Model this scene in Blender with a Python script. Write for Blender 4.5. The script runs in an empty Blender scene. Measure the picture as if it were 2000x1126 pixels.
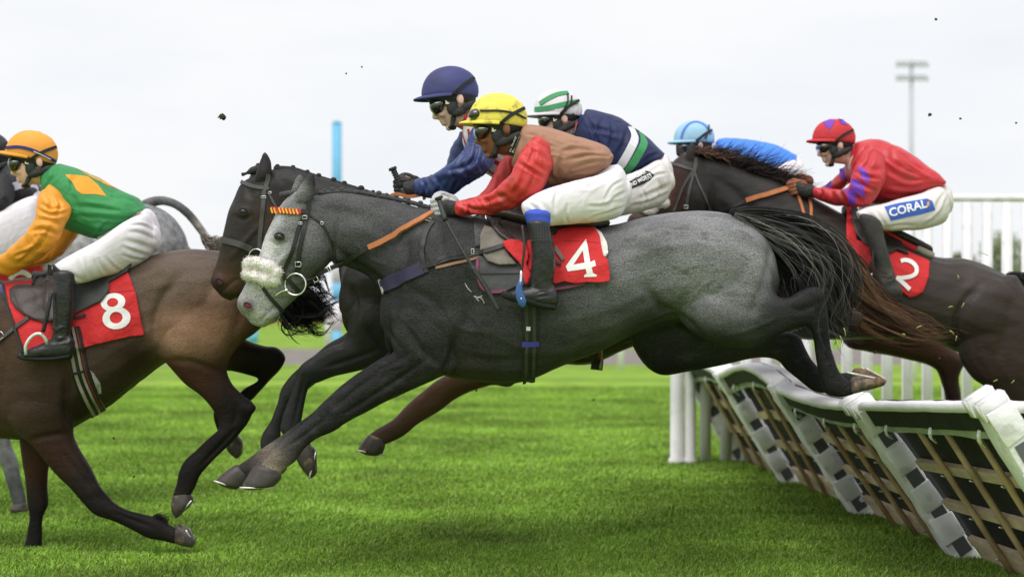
import bpy, bmesh, math, random
import numpy as np
from mathutils import Vector, Matrix
from mathutils.bvhtree import BVHTree
from mathutils.geometry import tessellate_polygon
random.seed(7); rng = np.random.default_rng(7)
S = bpy.context.scene
COL = S.collection
R = math.radians
# ------------------------------------------------------------ camera, light, exposure
FP, CX, HY, HC = 3500.0, 1000.0, 600.0, 1.2      # focal length in photo pixels, centre column, horizon row, eye height
cd = bpy.data.cameras.new('camera'); cam = bpy.data.objects.new('camera', cd); COL.objects.link(cam)
cam.location = (0, 0, HC); cam.rotation_euler = (R(90), 0, 0)
cd.sensor_width = 36; cd.lens = FP/2000*36; cd.shift_y = (HY-563)/2000
cd.clip_end = 3000; cd.dof.use_dof = True; cd.dof.focus_distance = 7.8; cd.dof.aperture_fstop = 2.1
S.camera = cam
S.render.engine = 'CYCLES'
S.view_settings.view_transform = 'Standard'; S.view_settings.look = 'None'
S.view_settings.exposure = 0.1; S.view_settings.gamma = 1
w = bpy.data.worlds.new('World'); S.world = w; w.use_nodes = True
nt = w.node_tree; nt.nodes.clear()
def N(nt, t, **kw):
    n = nt.nodes.new(t)
    for k, v in kw.items():
        if k in n.inputs: n.inputs[k].default_value = v
        else: setattr(n, k, v)
    return n
SUN_EL, SUN_AZ = 62, 200
out = N(nt, 'ShaderNodeOutputWorld')
sky = N(nt, 'ShaderNodeTexSky', sky_type='NISHITA', sun_disc=False)
sky.sun_elevation = R(SUN_EL); sky.sun_rotation = R(SUN_AZ)
b1 = N(nt, 'ShaderNodeBackground', Strength=0.10)
nt.links.new(sky.outputs[0], b1.inputs[0])
tc = N(nt, 'ShaderNodeTexCoord')
mp = N(nt, 'ShaderNodeMapping'); mp.inputs['Scale'].default_value = (1.2, 1.2, 4.5)
no = N(nt, 'ShaderNodeTexNoise', Scale=2.2, Detail=5.0, Roughness=0.55)
cr = N(nt, 'ShaderNodeValToRGB')
cr.color_ramp.elements[0].position = .36; cr.color_ramp.elements[0].color = (.84, .865, .905, 1)
cr.color_ramp.elements[1].position = .62; cr.color_ramp.elements[1].color = (.94, .94, .95, 1)
b2 = N(nt, 'ShaderNodeBackground', Strength=1.0)
mx = N(nt, 'ShaderNodeMixShader'); mx.inputs[0].default_value = 0.94
nt.links.new(tc.outputs['Generated'], mp.inputs[0]); nt.links.new(mp.outputs[0], no.inputs['Vector'])
nt.links.new(no.outputs['Fac'], cr.inputs[0]); nt.links.new(cr.outputs[0], b2.inputs[0])
nt.links.new(b1.outputs[0], mx.inputs[1]); nt.links.new(b2.outputs[0], mx.inputs[2]); nt.links.new(mx.outputs[0], out.inputs[0])
sl = bpy.data.lights.new('sun', 'SUN'); sl.energy = 2.2; sl.angle = R(48); sl.color = (1, .97, .93)
so = bpy.data.objects.new('sun', sl); COL.objects.link(so)
so.rotation_euler = (R(90-SUN_EL), 0, R(180-SUN_AZ)); so.location = (0, 0, 30)

# ------------------------------------------------------------ helpers
def P(px, py, Y): return Vector(((px-CX)/FP*Y, Y, HC-(py-HY)/FP*Y))
def link(o, parent=None):
    COL.objects.link(o)
    if parent is not None:
        o.parent = parent; o.matrix_parent_inverse = Matrix.Translation(-parent.location)
    return o
def tag(o, label=None, cat=None, group=None, kind=None):
    for k, v in (('label', label), ('category', cat), ('group', group), ('kind', kind)):
        if v: o[k] = v
    return o
def empty(name, loc, label, cat, group=None):
    o = bpy.data.objects.new(name, None); COL.objects.link(o); o.location = loc; o.empty_display_size = .1
    return tag(o, label, cat, group)
def obj(name, bm, mat, parent=None, smooth=True):
    me = bpy.data.meshes.new(name)
    if isinstance(bm, bmesh.types.BMesh):
        bm.to_mesh(me); bm.free()
    else: me = bm
    o = bpy.data.objects.new(name, me)
    if not me.materials: me.materials.append(mat)
    if smooth: me.shade_smooth()
    return link(o, parent)

def mat(name, col=(.5, .5, .5), rough=.6, attr=False, var=.12, vscale=8.0, fine=0.0, fscale=300.0, bump=0.0, bscale=60.0,
        bump2=0.0, b2scale=12.0, spec=.35, metal=0.0, sheen=0.0, stretch=None, dirt=None, dscale=6.0, damt=.5, coat=0.0, sub=0.0):
    m = bpy.data.materials.new(name); m.use_nodes = True; nt = m.node_tree
    p = nt.nodes['Principled BSDF']; L = nt.links.new
    p.inputs['Roughness'].default_value = rough; p.inputs['Metallic'].default_value = metal
    p.inputs['Specular IOR Level'].default_value = spec; p.inputs['Sheen Weight'].default_value = sheen
    p.inputs['Coat Weight'].default_value = coat
    if sub: p.inputs['Subsurface Weight'].default_value = sub; p.inputs['Subsurface Scale'].default_value = .02
    tc = N(nt, 'ShaderNodeTexCoord'); mp = N(nt, 'ShaderNodeMapping')
    if stretch: mp.inputs['Scale'].default_value = stretch
    L(tc.outputs['Object'], mp.inputs[0])
    if attr:
        a = N(nt, 'ShaderNodeVertexColor', layer_name='Col'); c = a.outputs[0]
    else:
        a = N(nt, 'ShaderNodeRGB'); a.outputs[0].default_value = (*col, 1); c = a.outputs[0]
    def mulnoise(c, sc, amt, detail=4.0):
        n = N(nt, 'ShaderNodeTexNoise', Scale=sc, Detail=detail); L(mp.outputs[0], n.inputs['Vector'])
        mr = N(nt, 'ShaderNodeMapRange'); mr.inputs['From Min'].default_value = .3; mr.inputs['From Max'].default_value = .7
        mr.inputs['To Min'].default_value = 1-amt; mr.inputs['To Max'].default_value = 1+amt
        L(n.outputs['Fac'], mr.inputs[0])
        mm = N(nt, 'ShaderNodeMix', data_type='RGBA', blend_type='MULTIPLY'); mm.inputs[0].default_value = 1
        L(c, mm.inputs[6]); L(mr.outputs[0], mm.inputs[7]); return mm.outputs[2]
    if var: c = mulnoise(c, vscale, var)
    if fine: c = mulnoise(c, fscale, fine, 2.0)
    if dirt:
        n = N(nt, 'ShaderNodeTexNoise', Scale=dscale, Detail=6.0); L(mp.outputs[0], n.inputs['Vector'])
        r_ = N(nt, 'ShaderNodeValToRGB'); r_.color_ramp.elements[0].position = .56; r_.color_ramp.elements[1].position = .68
        L(n.outputs['Fac'], r_.inputs[0])
        mu = N(nt, 'ShaderNodeMath', operation='MULTIPLY'); mu.inputs[1].default_value = damt; L(r_.outputs[0], mu.inputs[0])
        mm = N(nt, 'ShaderNodeMix', data_type='RGBA'); L(mu.outputs[0], mm.inputs[0]); L(c, mm.inputs[6]); mm.inputs[7].default_value = (*dirt, 1)
        c = mm.outputs[2]
    L(c, p.inputs['Base Color'])
    nrm = None
    for amt, sc, dist in ((bump2, b2scale, .02), (bump, bscale, .004)):
        if amt:
            n = N(nt, 'ShaderNodeTexNoise', Scale=sc, Detail=5.0); L(mp.outputs[0], n.inputs['Vector'])
            b = N(nt, 'ShaderNodeBump', Strength=amt, Distance=dist); L(n.outputs['Fac'], b.inputs['Height'])
            if nrm: L(nrm, b.inputs['Normal'])
            nrm = b.outputs[0]
    if nrm: L(nrm, p.inputs['Normal'])
    return m

# ---- lofts: a station is (x1,y1,x2,y2,halfwidth_m[,lateral offset_m]) in photo pixels at the thing's own distance D
def _cr(P0, P1, P2, P3, t):
    return .5*((2*P1)+(-P0+P2)*t+(2*P0-5*P1+4*P2-P3)*t*t+(-P0+3*P1-3*P2+P3)*t**3)
def dens(st, k):
    A = np.array(st, float); A = np.vstack([2*A[0]-A[1], A, 2*A[-1]-A[-2]])
    o = []
    for i in range(1, len(A)-2):
        for j in range(k): o.append(_cr(A[i-1], A[i], A[i+1], A[i+2], j/k))
    o.append(A[-2]); return np.array(o)
def loft(bm, st, D, k=4, n=20, sup=2.3, off=0.0, cap=True):
    st = [tuple(s)+(off,)*(6-len(s)) if len(s) == 5 else s for s in st]
    A = dens(st, k); A[:, 4] = np.maximum(A[:, 4], .004)
    if cap:
        def cp(a, b):   # rounded end
            r = []
            for f_, g_ in ((.35, .93), (.7, .68), (.92, .35)):
                c = (a[:2]+a[2:4])/2; h = (a[2:4]-a[:2])/2; d = ((a-b)[:2]+(a-b)[2:4])/2
                d = d/(np.linalg.norm(d)+1e-6)*np.linalg.norm(h)*.45
                x = a.copy(); x[:2] = c+d*f_-h*g_; x[2:4] = c+d*f_+h*g_; x[4] = a[4]*g_; r.append(x)
            return r
        A = np.array(cp(A[0], A[1])[::-1]+list(A)+cp(A[-1], A[-2]))
    rings = []
    for a in A:
        Y = D+a[5]; p1 = P(a[0], a[1], Y); p2 = P(a[2], a[3], Y); c = (p1+p2)/2; h = (p1-p2)/2; r = []
        for i in range(n):
            t = 2*math.pi*i/n; ct, s_ = math.cos(t), math.sin(t); e = 2/sup
            q = c+h*(math.copysign(abs(ct)**e, ct)); q.y += a[4]*math.copysign(abs(s_)**e, s_)
            r.append(bm.verts.new(q))
        rings.append(r)
    for a, b in zip(rings, rings[1:]):
        for i in range(n): bm.faces.new((a[i], a[(i+1) % n], b[(i+1) % n], b[i]))
    bm.faces.new(rings[0][::-1]); bm.faces.new(rings[-1])
def pts2st(pts, D, off=0.0, wr=1.0):
    """(x,y,r_px[,lateral offset]) centre line to stations"""
    o = []
    for i, p in enumerate(pts):
        a = pts[max(i-1, 0)]; b = pts[min(i+1, len(pts)-1)]
        t = Vector((b[0]-a[0], b[1]-a[1])); t = t.normalized() if t.length > 0 else Vector((1, 0)); nx, ny = -t.y, t.x
        of = p[3] if len(p) > 3 else off
        o.append((p[0]+nx*p[2], p[1]+ny*p[2], p[0]-nx*p[2], p[1]-ny*p[2], p[2]*(D+of)/FP*wr, of))
    return o
def tube(bm, pts, D, off=0.0, wr=1.0, k=3, n=12, cap=True, sup=2.0): loft(bm, pts2st(pts, D, off, wr), D, k, n, sup, cap=cap)
def ell(bm, x, y, rx, ry, ang, wm, off, D):
    c = P(x, y, D+off); s = (D+off)/FP
    M = Matrix.Translation(c) @ Matrix.Rotation(R(ang), 4, 'Y') @ Matrix.Diagonal((rx*s, wm, ry*s, 1))  # angle turns clockwise in the photo
    bmesh.ops.create_uvsphere(bm, u_segments=24, v_segments=14, radius=1, matrix=M)
def w2px(co):
    return np.stack([CX+co[:, 0]/co[:, 1]*FP, HY-(co[:, 2]-HC)/co[:, 1]*FP], 1)
def getco(me):
    a = np.empty(len(me.vertices)*3, np.float32); me.vertices.foreach_get('co', a); return a.reshape(-1, 3)
def setco(me, a): me.vertices.foreach_set('co', a.astype(np.float32).ravel()); me.update()
def getno(me):
    a = np.empty(len(me.vertices)*3, np.float32); me.vertices.foreach_get('normal', a); return a.reshape(-1, 3)
def solid(bm, voxel=.008, smooth=4, f=.5):
    """union of closed shapes into one continuous smooth skin"""
    me = bpy.data.meshes.new('tmp'); bmesh.ops.recalc_face_normals(bm, faces=bm.faces); bm.to_mesh(me); bm.free()
    o = bpy.data.objects.new('tmp', me); COL.objects.link(o)
    m = o.modifiers.new('r', 'REMESH'); m.mode = 'VOXEL'; m.voxel_size = voxel; m.adaptivity = 0
    s = o.modifiers.new('s', 'SMOOTH'); s.factor = f; s.iterations = smooth
    dg = bpy.context.evaluated_depsgraph_get(); r = bpy.data.meshes.new_from_object(o.evaluated_get(dg))
    bpy.data.objects.remove(o); bpy.data.meshes.remove(me); r.materials.clear()
    return r
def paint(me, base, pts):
    """coat colours, on the grey with some painted shade, by place on the animal: pts = (px,py,colour,radius_px[,strength])"""
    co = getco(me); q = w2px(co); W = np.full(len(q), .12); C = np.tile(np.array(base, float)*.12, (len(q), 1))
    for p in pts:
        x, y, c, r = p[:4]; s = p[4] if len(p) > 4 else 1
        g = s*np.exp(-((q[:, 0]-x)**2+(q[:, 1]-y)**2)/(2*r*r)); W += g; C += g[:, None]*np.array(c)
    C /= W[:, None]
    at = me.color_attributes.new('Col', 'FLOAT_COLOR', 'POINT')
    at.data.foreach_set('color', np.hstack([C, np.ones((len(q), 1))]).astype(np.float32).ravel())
def warp(co, s, seed):
    r = np.random.default_rng(seed); o = np.zeros(len(co))
    for i in range(5):
        k = r.normal(size=3)*s*(1.5**i); o += np.sin(co@k+r.uniform(0, 6.28))/(1.35**i)
    return o
def folds(me, amp, dirv, scale, seed=1, aniso=5.0, mask=None):
    """cloth creases running along dirv (world vector)"""
    co = getco(me).astype(float); no = getno(me); d = np.array(dirv, float); d /= np.linalg.norm(d)
    al = co@d; perp = co-np.outer(al, d); q = perp*scale+np.outer(al, d)*scale/aniso
    q2 = q+np.stack([warp(co, scale*.25, seed+i) for i in range(3)], 1)*.55
    f = np.zeros(len(co)); r = np.random.default_rng(seed)
    for i in range(4):
        k = r.normal(size=3); k -= d*(k@d)*.8; k /= np.linalg.norm(k)
        s = 1-np.abs(np.sin(q2@k*(.8+.45*i)+r.uniform(0, 6))); f += (s**3.0-.25)/(1+.35*i)
    env = .55+.45*np.sin(warp(co, scale*.18, seed+9)*1.5)
    if mask is not None: env = env*mask
    setco(me, co+no*(amp*f*env)[:, None])
def swell(me, amp, scale, seed):
    co = getco(me).astype(float); no = getno(me); setco(me, co+no*(amp*warp(co, scale, seed)/2)[:, None])
def creases(me, D, lines, w=5.0, h=.008):
    """sharp traced folds: a groove with a ridge beside it on the near side of a garment"""
    co = getco(me).astype(float); no = getno(me); q = w2px(co); d = np.zeros(len(co))
    for i, pts in enumerate(lines):
        r = np.array(resample(pts, 4))[:, :2]; n = len(r); bd = np.full(len(q), 1e9); sd = np.zeros(len(q)); fd = np.zeros(len(q))
        for k in range(n-1):
            a, b = r[k], r[k+1]; ab = b-a; l = np.linalg.norm(ab)+1e-9; t = np.clip(((q-a)@ab)/(l*l), 0, 1); v = q-a-t[:, None]*ab; e = np.hypot(v[:, 0], v[:, 1])
            m_ = e < bd; bd[m_] = e[m_]; sd[m_] = np.sign(ab[0]*v[m_, 1]-ab[1]*v[m_, 0])*e[m_]; fd[m_] = np.sin(math.pi*np.clip((k+t[m_]+.3)/(n-.4), 0, 1))**.6
        ww = w*(.8+.4*((i*7) % 5)/4); d += fd*h*(-np.exp(-(sd/ww)**2)+.75*np.exp(-((sd-1.7*ww)/(ww*1.1))**2)+.35*np.exp(-((sd+2.2*ww)/(ww*1.3))**2))
    m_ = np.clip(-no[:, 1]*2.2, 0, 1)*(co[:, 1] < D+.05); setco(me, co+no*(d*m_)[:, None])
def bvh(*obs):
    V, F = [], []
    for o in obs:
        b = len(V); V += [o.matrix_world @ v.co for v in o.data.vertices] if False else [v.co.copy() for v in o.data.vertices]
        F += [tuple(b+i for i in p.vertices) for p in o.data.polygons]
    return BVHTree.FromPolygons(V, F)
CAMP = Vector((0, 0, HC))
def hit(T, px, py, default=8.0):
    d = P(px, py, 1.0)-CAMP; d.normalize(); h = T.ray_cast(CAMP, d)
    if h[0] is None: return P(px, py, default), Vector((0, -1, 0)), False
    n = h[1]; n = n if n.dot(d) < 0 else -n
    return h[0], n, True
def resample(pts, step):
    """Catmull-Rom line through tuples, about every `step` pixels"""
    A = np.array(pts, float)
    if len(A) == 2: k = max(2, int(np.linalg.norm((A[1]-A[0])[:2])/step)); return [A[0]+(A[1]-A[0])*i/k for i in range(k+1)]
    A = np.vstack([2*A[0]-A[1], A, 2*A[-1]-A[-2]]); o = []
    for i in range(1, len(A)-2):
        k = max(1, int(np.linalg.norm((A[i+1]-A[i])[:2])/step))
        for j in range(k): o.append(_cr(A[i-1], A[i], A[i+1], A[i+2], j/k))
    o.append(A[-2]); return o
def ribbon(bm, C, Nn, w, th):
    """flat strap of width w and thickness th along points C lying against normals Nn"""
    prev = None; n = len(C)
    for i in range(n):
        t = (C[min(i+1, n-1)]-C[max(i-1, 0)]).normalized(); b = t.cross(Nn[i]).normalized(); nn = b.cross(t).normalized()
        if nn.dot(Nn[i]) < 0: nn = -nn
        ww = w[i] if isinstance(w, (list, tuple)) else w
        r = [bm.verts.new(C[i]+b*ww/2), bm.verts.new(C[i]+b*ww/2*.9+nn*th), bm.verts.new(C[i]-b*ww/2*.9+nn*th), bm.verts.new(C[i]-b*ww/2)]
        if prev:
            for j in range(4): bm.faces.new((prev[j], prev[(j+1) % 4], r[(j+1) % 4], r[j]))
        else: bm.faces.new(r[::-1])
        prev = r
    bm.faces.new(prev)
def strap(name, pts, wpx, T, m, parent, D=8.0, lift=.003, th=.004, step=5, sm=2):
    """strap lying on the surface T along a traced line"""
    q = resample(pts, step); C, Nn, ok = [], [], []
    for a in q:
        c, n, o = hit(T, a[0], a[1], D); C.append(c); Nn.append(n); ok.append(o)
    if any(ok):   # where the strap leaves the surface it keeps the distance it had
        last = next(C[i].y for i in range(len(C)) if ok[i])
        for i in range(len(C)):
            if ok[i]: last = C[i].y
            else: C[i] = P(q[i][0], q[i][1], last); Nn[i] = Vector((0, -1, 0))
    for _ in range(2):
        Nn = [(Nn[max(i-1, 0)]+Nn[i]*2+Nn[min(i+1, len(C)-1)]).normalized() for i in range(len(C))]
    ys = [c.y for c in C]
    for _ in range(sm): ys = [min(ys[i], (ys[max(i-1, 0)]+ys[i]+ys[min(i+1, len(C)-1)])/3) for i in range(len(C))]
    C = [P(q[i][0], q[i][1], ys[i])+Nn[i]*lift for i in range(len(C))]
    bm = bmesh.new(); s = C[0].y/FP; ribbon(bm, C, Nn, wpx*s, th); bmesh.ops.recalc_face_normals(bm, faces=bm.faces)
    return obj(name, bm, m, parent, smooth=False)
def cord(name, pts, r, m, parent=None, n=8, step=6, Dd=8.0):
    """round bar through (px,py,Y)"""
    q = [Vector(P(a[0], a[1], a[2] if len(a) > 2 else Dd)) for a in resample([p if len(p) > 2 else (*p, Dd) for p in pts], step)]
    bm = bmesh.new(); wire(bm, q, r, n); return obj(name, bm, m, parent)
def band(name, pts, wpx, m, parent, th=.006):
    """flat strap through free points (px,py,Y)"""
    q = resample(pts, 8); C = [P(a[0], a[1], a[2]) for a in q]; bm = bmesh.new(); ribbon(bm, C, [Vector((0, -1, .1))]*len(C), wpx*C[0].y/FP, th)
    bmesh.ops.recalc_face_normals(bm, faces=bm.faces); return obj(name, bm, m, parent, smooth=False)
def wire(bm, q, r, n=8, closed=False):
    rings = []; up = Vector((0, 1, .01))
    for i in range(len(q)):
        if closed: t = (q[(i+1) % len(q)]-q[i-1]).normalized()
        else: t = (q[min(i+1, len(q)-1)]-q[max(i-1, 0)]).normalized()
        b = t.cross(up)
        b = b.normalized() if b.length > 1e-4 else Vector((1, 0, 0)); c = t.cross(b).normalized()
        rr = r[i] if isinstance(r, (list, tuple)) else r
        rings.append([bm.verts.new(q[i]+(b*math.cos(2*math.pi*j/n)+c*math.sin(2*math.pi*j/n))*rr) for j in range(n)])
    for a, b in zip(rings, rings[1:]+([rings[0]] if closed else [])):
        for j in range(n): bm.faces.new((a[j], a[(j+1) % n], b[(j+1) % n], b[j]))
    if not closed: bm.faces.new(rings[0][::-1]); bm.faces.new(rings[-1])
def patch(name, polys, T, m, parent, lift=.002, edge=6, D=8.0, th=0.0, ruffle=0.0, warpfn=None):
    """cloth or lettering laid onto surface T: polys = [outer, hole, ...] in photo pixels"""
    bm = bmesh.new(); V = [[Vector((x, y, 0)) for x, y in p] for p in polys]
    flat = [bm.verts.new(v) for p in V for v in p]
    for t in tessellate_polygon(V):
        try: bm.faces.new([flat[i] for i in t])
        except ValueError: pass
    return _lay(name, bm, T, m, parent, lift, edge, D, th, ruffle, warpfn)
def _lay(name, bm, T, m, parent, lift, edge, D, th, ruffle=0.0, warpfn=None):
    for _ in range(6):
        long = [e for e in bm.edges if e.calc_length() > edge]
        if not long: break
        bmesh.ops.subdivide_edges(bm, edges=long, cuts=1); bmesh.ops.triangulate(bm, faces=bm.faces)
    last = D; vs = list(bm.verts); res = []
    for v in vs:
        x, y = v.co.x, v.co.y
        if warpfn: x, y = warpfn(x, y)
        res.append((x, y)+hit(T, x, y, -1))
    good = [r for r in res if r[4]]; nrs = []
    for v, r in zip(vs, res):
        if r[4]: c, n = r[2], r[3]
        else:
            if good: g = min(good, key=lambda g: (g[0]-r[0])**2+(g[1]-r[1])**2); c = P(r[0], r[1], g[2].y); n = g[3]
            else: c = P(r[0], r[1], D); n = Vector((0, -1, 0))
        l = lift
        if ruffle: l += ruffle*(1+math.sin(r[0]*.11+r[1]*.05)*math.sin(r[1]*.09-r[0]*.03+1))
        v.co = c+n*(l+th); nrs.append(n)
    if th:
        bm.normal_update(); fs = list(bm.faces)
        if sum(f.normal.y for f in fs) > 0: bmesh.ops.reverse_faces(bm, faces=fs)
        edge_ = [e for e in bm.edges if len(e.link_faces) == 1]; tw = {}
        for v, nn in zip(vs, nrs): tw[v] = bm.verts.new(v.co-nn*th)
        for f in fs: bm.faces.new([tw[v] for v in f.verts][::-1])
        for e in edge_:
            a, b = e.verts
            try: bm.faces.new((b, a, tw[a], tw[b]))
            except ValueError: pass
        bmesh.ops.recalc_face_normals(bm, faces=bm.faces)
    else:
        bm.normal_update()
        if sum(f.normal.y for f in bm.faces) > 0: bmesh.ops.reverse_faces(bm, faces=list(bm.faces))
    return obj(name, bm, m, parent, smooth=True)
def stroke_poly(pts, w):
    """outline polygon of a thick line"""
    q = resample(pts, 4); L_, R_ = [], []
    for i in range(len(q)):
        a, b = q[max(i-1, 0)], q[min(i+1, len(q)-1)]; t = Vector((b[0]-a[0], b[1]-a[1])).normalized()
        L_.append((q[i][0]-t.y*w/2, q[i][1]+t.x*w/2)); R_.append((q[i][0]+t.y*w/2, q[i][1]-t.x*w/2))
    return L_+R_[::-1]
def text(name, body, p0, p1, height, T, m, parent, lift=.004, D=8.0, bold=.02, arc=0):
    """lettering running from p0 to p1 (photo px) laid onto T"""
    c = bpy.data.curves.new('t', 'FONT'); c.body = body; c.offset = bold; c.resolution_u = 3
    o = bpy.data.objects.new('t', c); COL.objects.link(o)
    me = bpy.data.meshes.new_from_object(o.evaluated_get(bpy.context.evaluated_depsgraph_get())); bpy.data.objects.remove(o)
    bm = bmesh.new(); bm.from_mesh(me); xs = [v.co.x for v in bm.verts]; ys = [v.co.y for v in bm.verts]
    x0, x1, y0, y1 = min(xs), max(xs), min(ys), max(ys)
    d = Vector((p1[0]-p0[0], p1[1]-p0[1])); L_ = d.length; d.normalize(); nrm = Vector((d.y, -d.x))
    for v in bm.verts:
        u = (v.co.x-x0)/(x1-x0)*L_; h = (v.co.y-y0)/(y1-y0)*height; h += arc*math.sin(math.pi*u/L_)
        v.co = Vector((p0[0]+d.x*u+nrm.x*h, p0[1]+d.y*u+nrm.y*h, 0))
    bmesh.ops.triangulate(bm, faces=bm.faces)
    return _lay(name, bm, T, m, parent, lift, 8, D, 0)
def hair(name, lines, r, m, parent, cols=None, taper=.25):
    """thin three-sided strands from an array (n, k, 3)"""
    A = np.array(lines); n, k, _ = A.shape
    t = np.gradient(A, axis=1); t /= np.linalg.norm(t, axis=2, keepdims=True)+1e-9
    up = np.array([.1, .97, .2]); b = np.cross(t, up); b /= np.linalg.norm(b, axis=2, keepdims=True)+1e-9; c = np.cross(t, b)
    prof = (1-(1-taper)*np.linspace(0, 1, k)**2)[None, :, None]*(r*rng.uniform(.6, 1.3, (n, 1, 1)))
    V = np.stack([A+prof*(b*math.cos(a)+c*math.sin(a)) for a in (0, 2.094, 4.189)], 2)
    idx = np.arange(n*k*3).reshape(n, k, 3); F = []
    for j in range(3):
        jj = (j+1) % 3; F.append(np.stack([idx[:, :-1, j], idx[:, :-1, jj], idx[:, 1:, jj], idx[:, 1:, j]], -1).reshape(-1, 4))
    F = np.concatenate(F); me = bpy.data.meshes.new(name)
    me.vertices.add(n*k*3); me.vertices.foreach_set('co', V.astype(np.float32).ravel())
    me.loops.add(F.size); me.loops.foreach_set('vertex_index', F.astype(np.int32).ravel())
    me.polygons.add(len(F)); me.polygons.foreach_set('loop_start', np.arange(0, F.size, 4, dtype=np.int32)); me.update(calc_edges=True)
    if cols is not None:
        C = np.repeat(np.array(cols), k*3, axis=0)
        at = me.color_attributes.new('Col', 'FLOAT_COLOR', 'POINT'); at.data.foreach_set('color', np.hstack([C, np.ones((len(C), 1))]).astype(np.float32).ravel())
    return obj(name, me, m, parent)
def hairtail(name, path, D, n, m, parent, cols, r=.0016, wave=.012, seed=3, k=12, w=.05, locks=0, tight=.07):
    """path = (px,py,spread_px[,offset]); strands fan along it and stop at different places"""
    g = np.random.default_rng(seed); Q = np.array([(*p[:3], p[3] if len(p) > 3 else 0.0) for p in path]); Q = dens(Q, 8)
    lines = []; LK = [(np.clip(g.normal()*.55, -1.2, 1.2), g.normal()*.5, g.normal()*.35, g.uniform(.6, 1.0), g.uniform(0, 6.28, 3), g.uniform(5, 11), cols[g.integers(len(cols))]) for _ in range(max(locks, 1))]; lkc = []
    for i in range(n):
        a, b = g.normal(size=2)*.5; a = np.clip(a, -1.2, 1.2); a2 = a+g.normal()*.25
        lk = LK[g.integers(len(LK))]; tt = g.normal(size=4)*tight; e = g.uniform(.55, 1.0) if g.random() < .6 else 1.0
        s0 = g.uniform(0, .25)*(g.random() < .5); ph = g.uniform(0, 6.28, 3); fr = g.uniform(5, 12); L_ = []
        if locks: a, b, a2, e, ph, fr = lk[0]+tt[0], lk[1]+tt[1], lk[0]+lk[2]+tt[0]*.6+tt[2]*.5, lk[3]*(1+tt[3]*.8), lk[4]+tt[3]*2, lk[5]
        lkc.append(lk[6])
        for j in range(k):
            u = s0+(e-s0)*j/(k-1); x = u*(len(Q)-1); i0 = min(int(x), len(Q)-2); f = x-i0; q = Q[i0]*(1-f)+Q[i0+1]*f
            t = Q[min(i0+2, len(Q)-1)]-Q[max(i0-1, 0)]; l = math.hypot(t[0], t[1])+1e-6; nx, ny = -t[1]/l, t[0]/l
            aa = a*(1-u)+a2*u; sp = q[2]*aa; wv = wave*FP/D*u*math.sin(fr*u+ph[0])
            v = P(q[0]+nx*(sp+wv), q[1]+ny*(sp+wv), D+q[3]); v.y += (b*w+wave*math.sin(fr*.8*u+ph[1])*u); L_.append(tuple(v))
        lines.append(L_)
    c = (np.array(lkc) if locks else np.array([cols[g.integers(len(cols))] for _ in range(n)]))*g.uniform(.6, 1.3, (n, 1))
    return hair(name, lines, r, m, parent, c)
# ------------------------------------------------------------ setting
def box(bm, c, u, v, n_, hu, hv, hn):
    """box at c with half extents hu,hv,hn along unit vectors u,v,n_"""
    vs = [bm.verts.new(c+u*hu*a+v*hv*b+n_*hn*d) for a in (-1, 1) for b in (-1, 1) for d in (-1, 1)]
    for f in ((0, 1, 3, 2), (4, 6, 7, 5), (0, 4, 5, 1), (2, 3, 7, 6), (0, 2, 6, 4), (1, 5, 7, 3)): bm.faces.new([vs[i] for i in f])
UX, UY, UZ = Vector((1, 0, 0)), Vector((0, 1, 0)), Vector((0, 0, 1))
def ground_mat():
    m = bpy.data.materials.new('turf'); m.use_nodes = True; nt = m.node_tree; L = nt.links.new; p = nt.nodes['Principled BSDF']
    tc = N(nt, 'ShaderNodeTexCoord')
    def noise(sc, scale, det=4):
        mp = N(nt, 'ShaderNodeMapping'); mp.inputs['Scale'].default_value = scale; L(tc.outputs['Object'], mp.inputs[0])
        n = N(nt, 'ShaderNodeTexNoise', Scale=sc, Detail=float(det)); L(mp.outputs[0], n.inputs['Vector']); return n.outputs['Fac']
    r = N(nt, 'ShaderNodeValToRGB'); e = r.color_ramp.elements; e[0].position = .35; e[0].color = (.155, .268, .036, 1); e[1].position = .65; e[1].color = (.26, .40, .048, 1)
    L(noise(1, (.05, .55, 1), 3), r.inputs[0])
    r2 = N(nt, 'ShaderNodeMapRange'); r2.inputs['From Min'].default_value = .3; r2.inputs['From Max'].default_value = .7; r2.inputs['To Min'].default_value = .72; r2.inputs['To Max'].default_value = 1.25
    L(noise(1.6, (1, 1, 1), 8), r2.inputs[0])
    r3 = N(nt, 'ShaderNodeMapRange'); r3.inputs['From Min'].default_value = .3; r3.inputs['From Max'].default_value = .7; r3.inputs['To Min'].default_value = .7; r3.inputs['To Max'].default_value = 1.3
    L(noise(28, (1, .6, 1), 4), r3.inputs[0])
    mm = N(nt, 'ShaderNodeMath', operation='MULTIPLY'); L(r2.outputs[0], mm.inputs[0]); L(r3.outputs[0], mm.inputs[1])
    x = N(nt, 'ShaderNodeMix', data_type='RGBA', blend_type='MULTIPLY'); x.inputs[0].default_value = 1
    L(r.outputs[0], x.inputs[6]); L(mm.outputs[0], x.inputs[7]); L(x.outputs[2], p.inputs['Base Color'])
    p.inputs['Roughness'].default_value = .9; p.inputs['Specular IOR Level'].default_value = .1
    b = N(nt, 'ShaderNodeBump', Strength=.6, Distance=.03); L(noise(40, (1, 1, 1), 3), b.inputs['Height']); L(b.outputs[0], p.inputs['Normal'])
    return m
bm = bmesh.new(); bmesh.ops.create_grid(bm, x_segments=1, y_segments=1, size=1500)
g = obj('ground', bm, ground_mat(), smooth=False); tag(g, kind='structure')
bm = bmesh.new(); vs = [bm.verts.new(v) for v in ((-300, 37.5, .004), (300, 37.5, .004), (300, 52, .004), (-300, 52, .004))]; bm.faces.new(vs)
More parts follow.
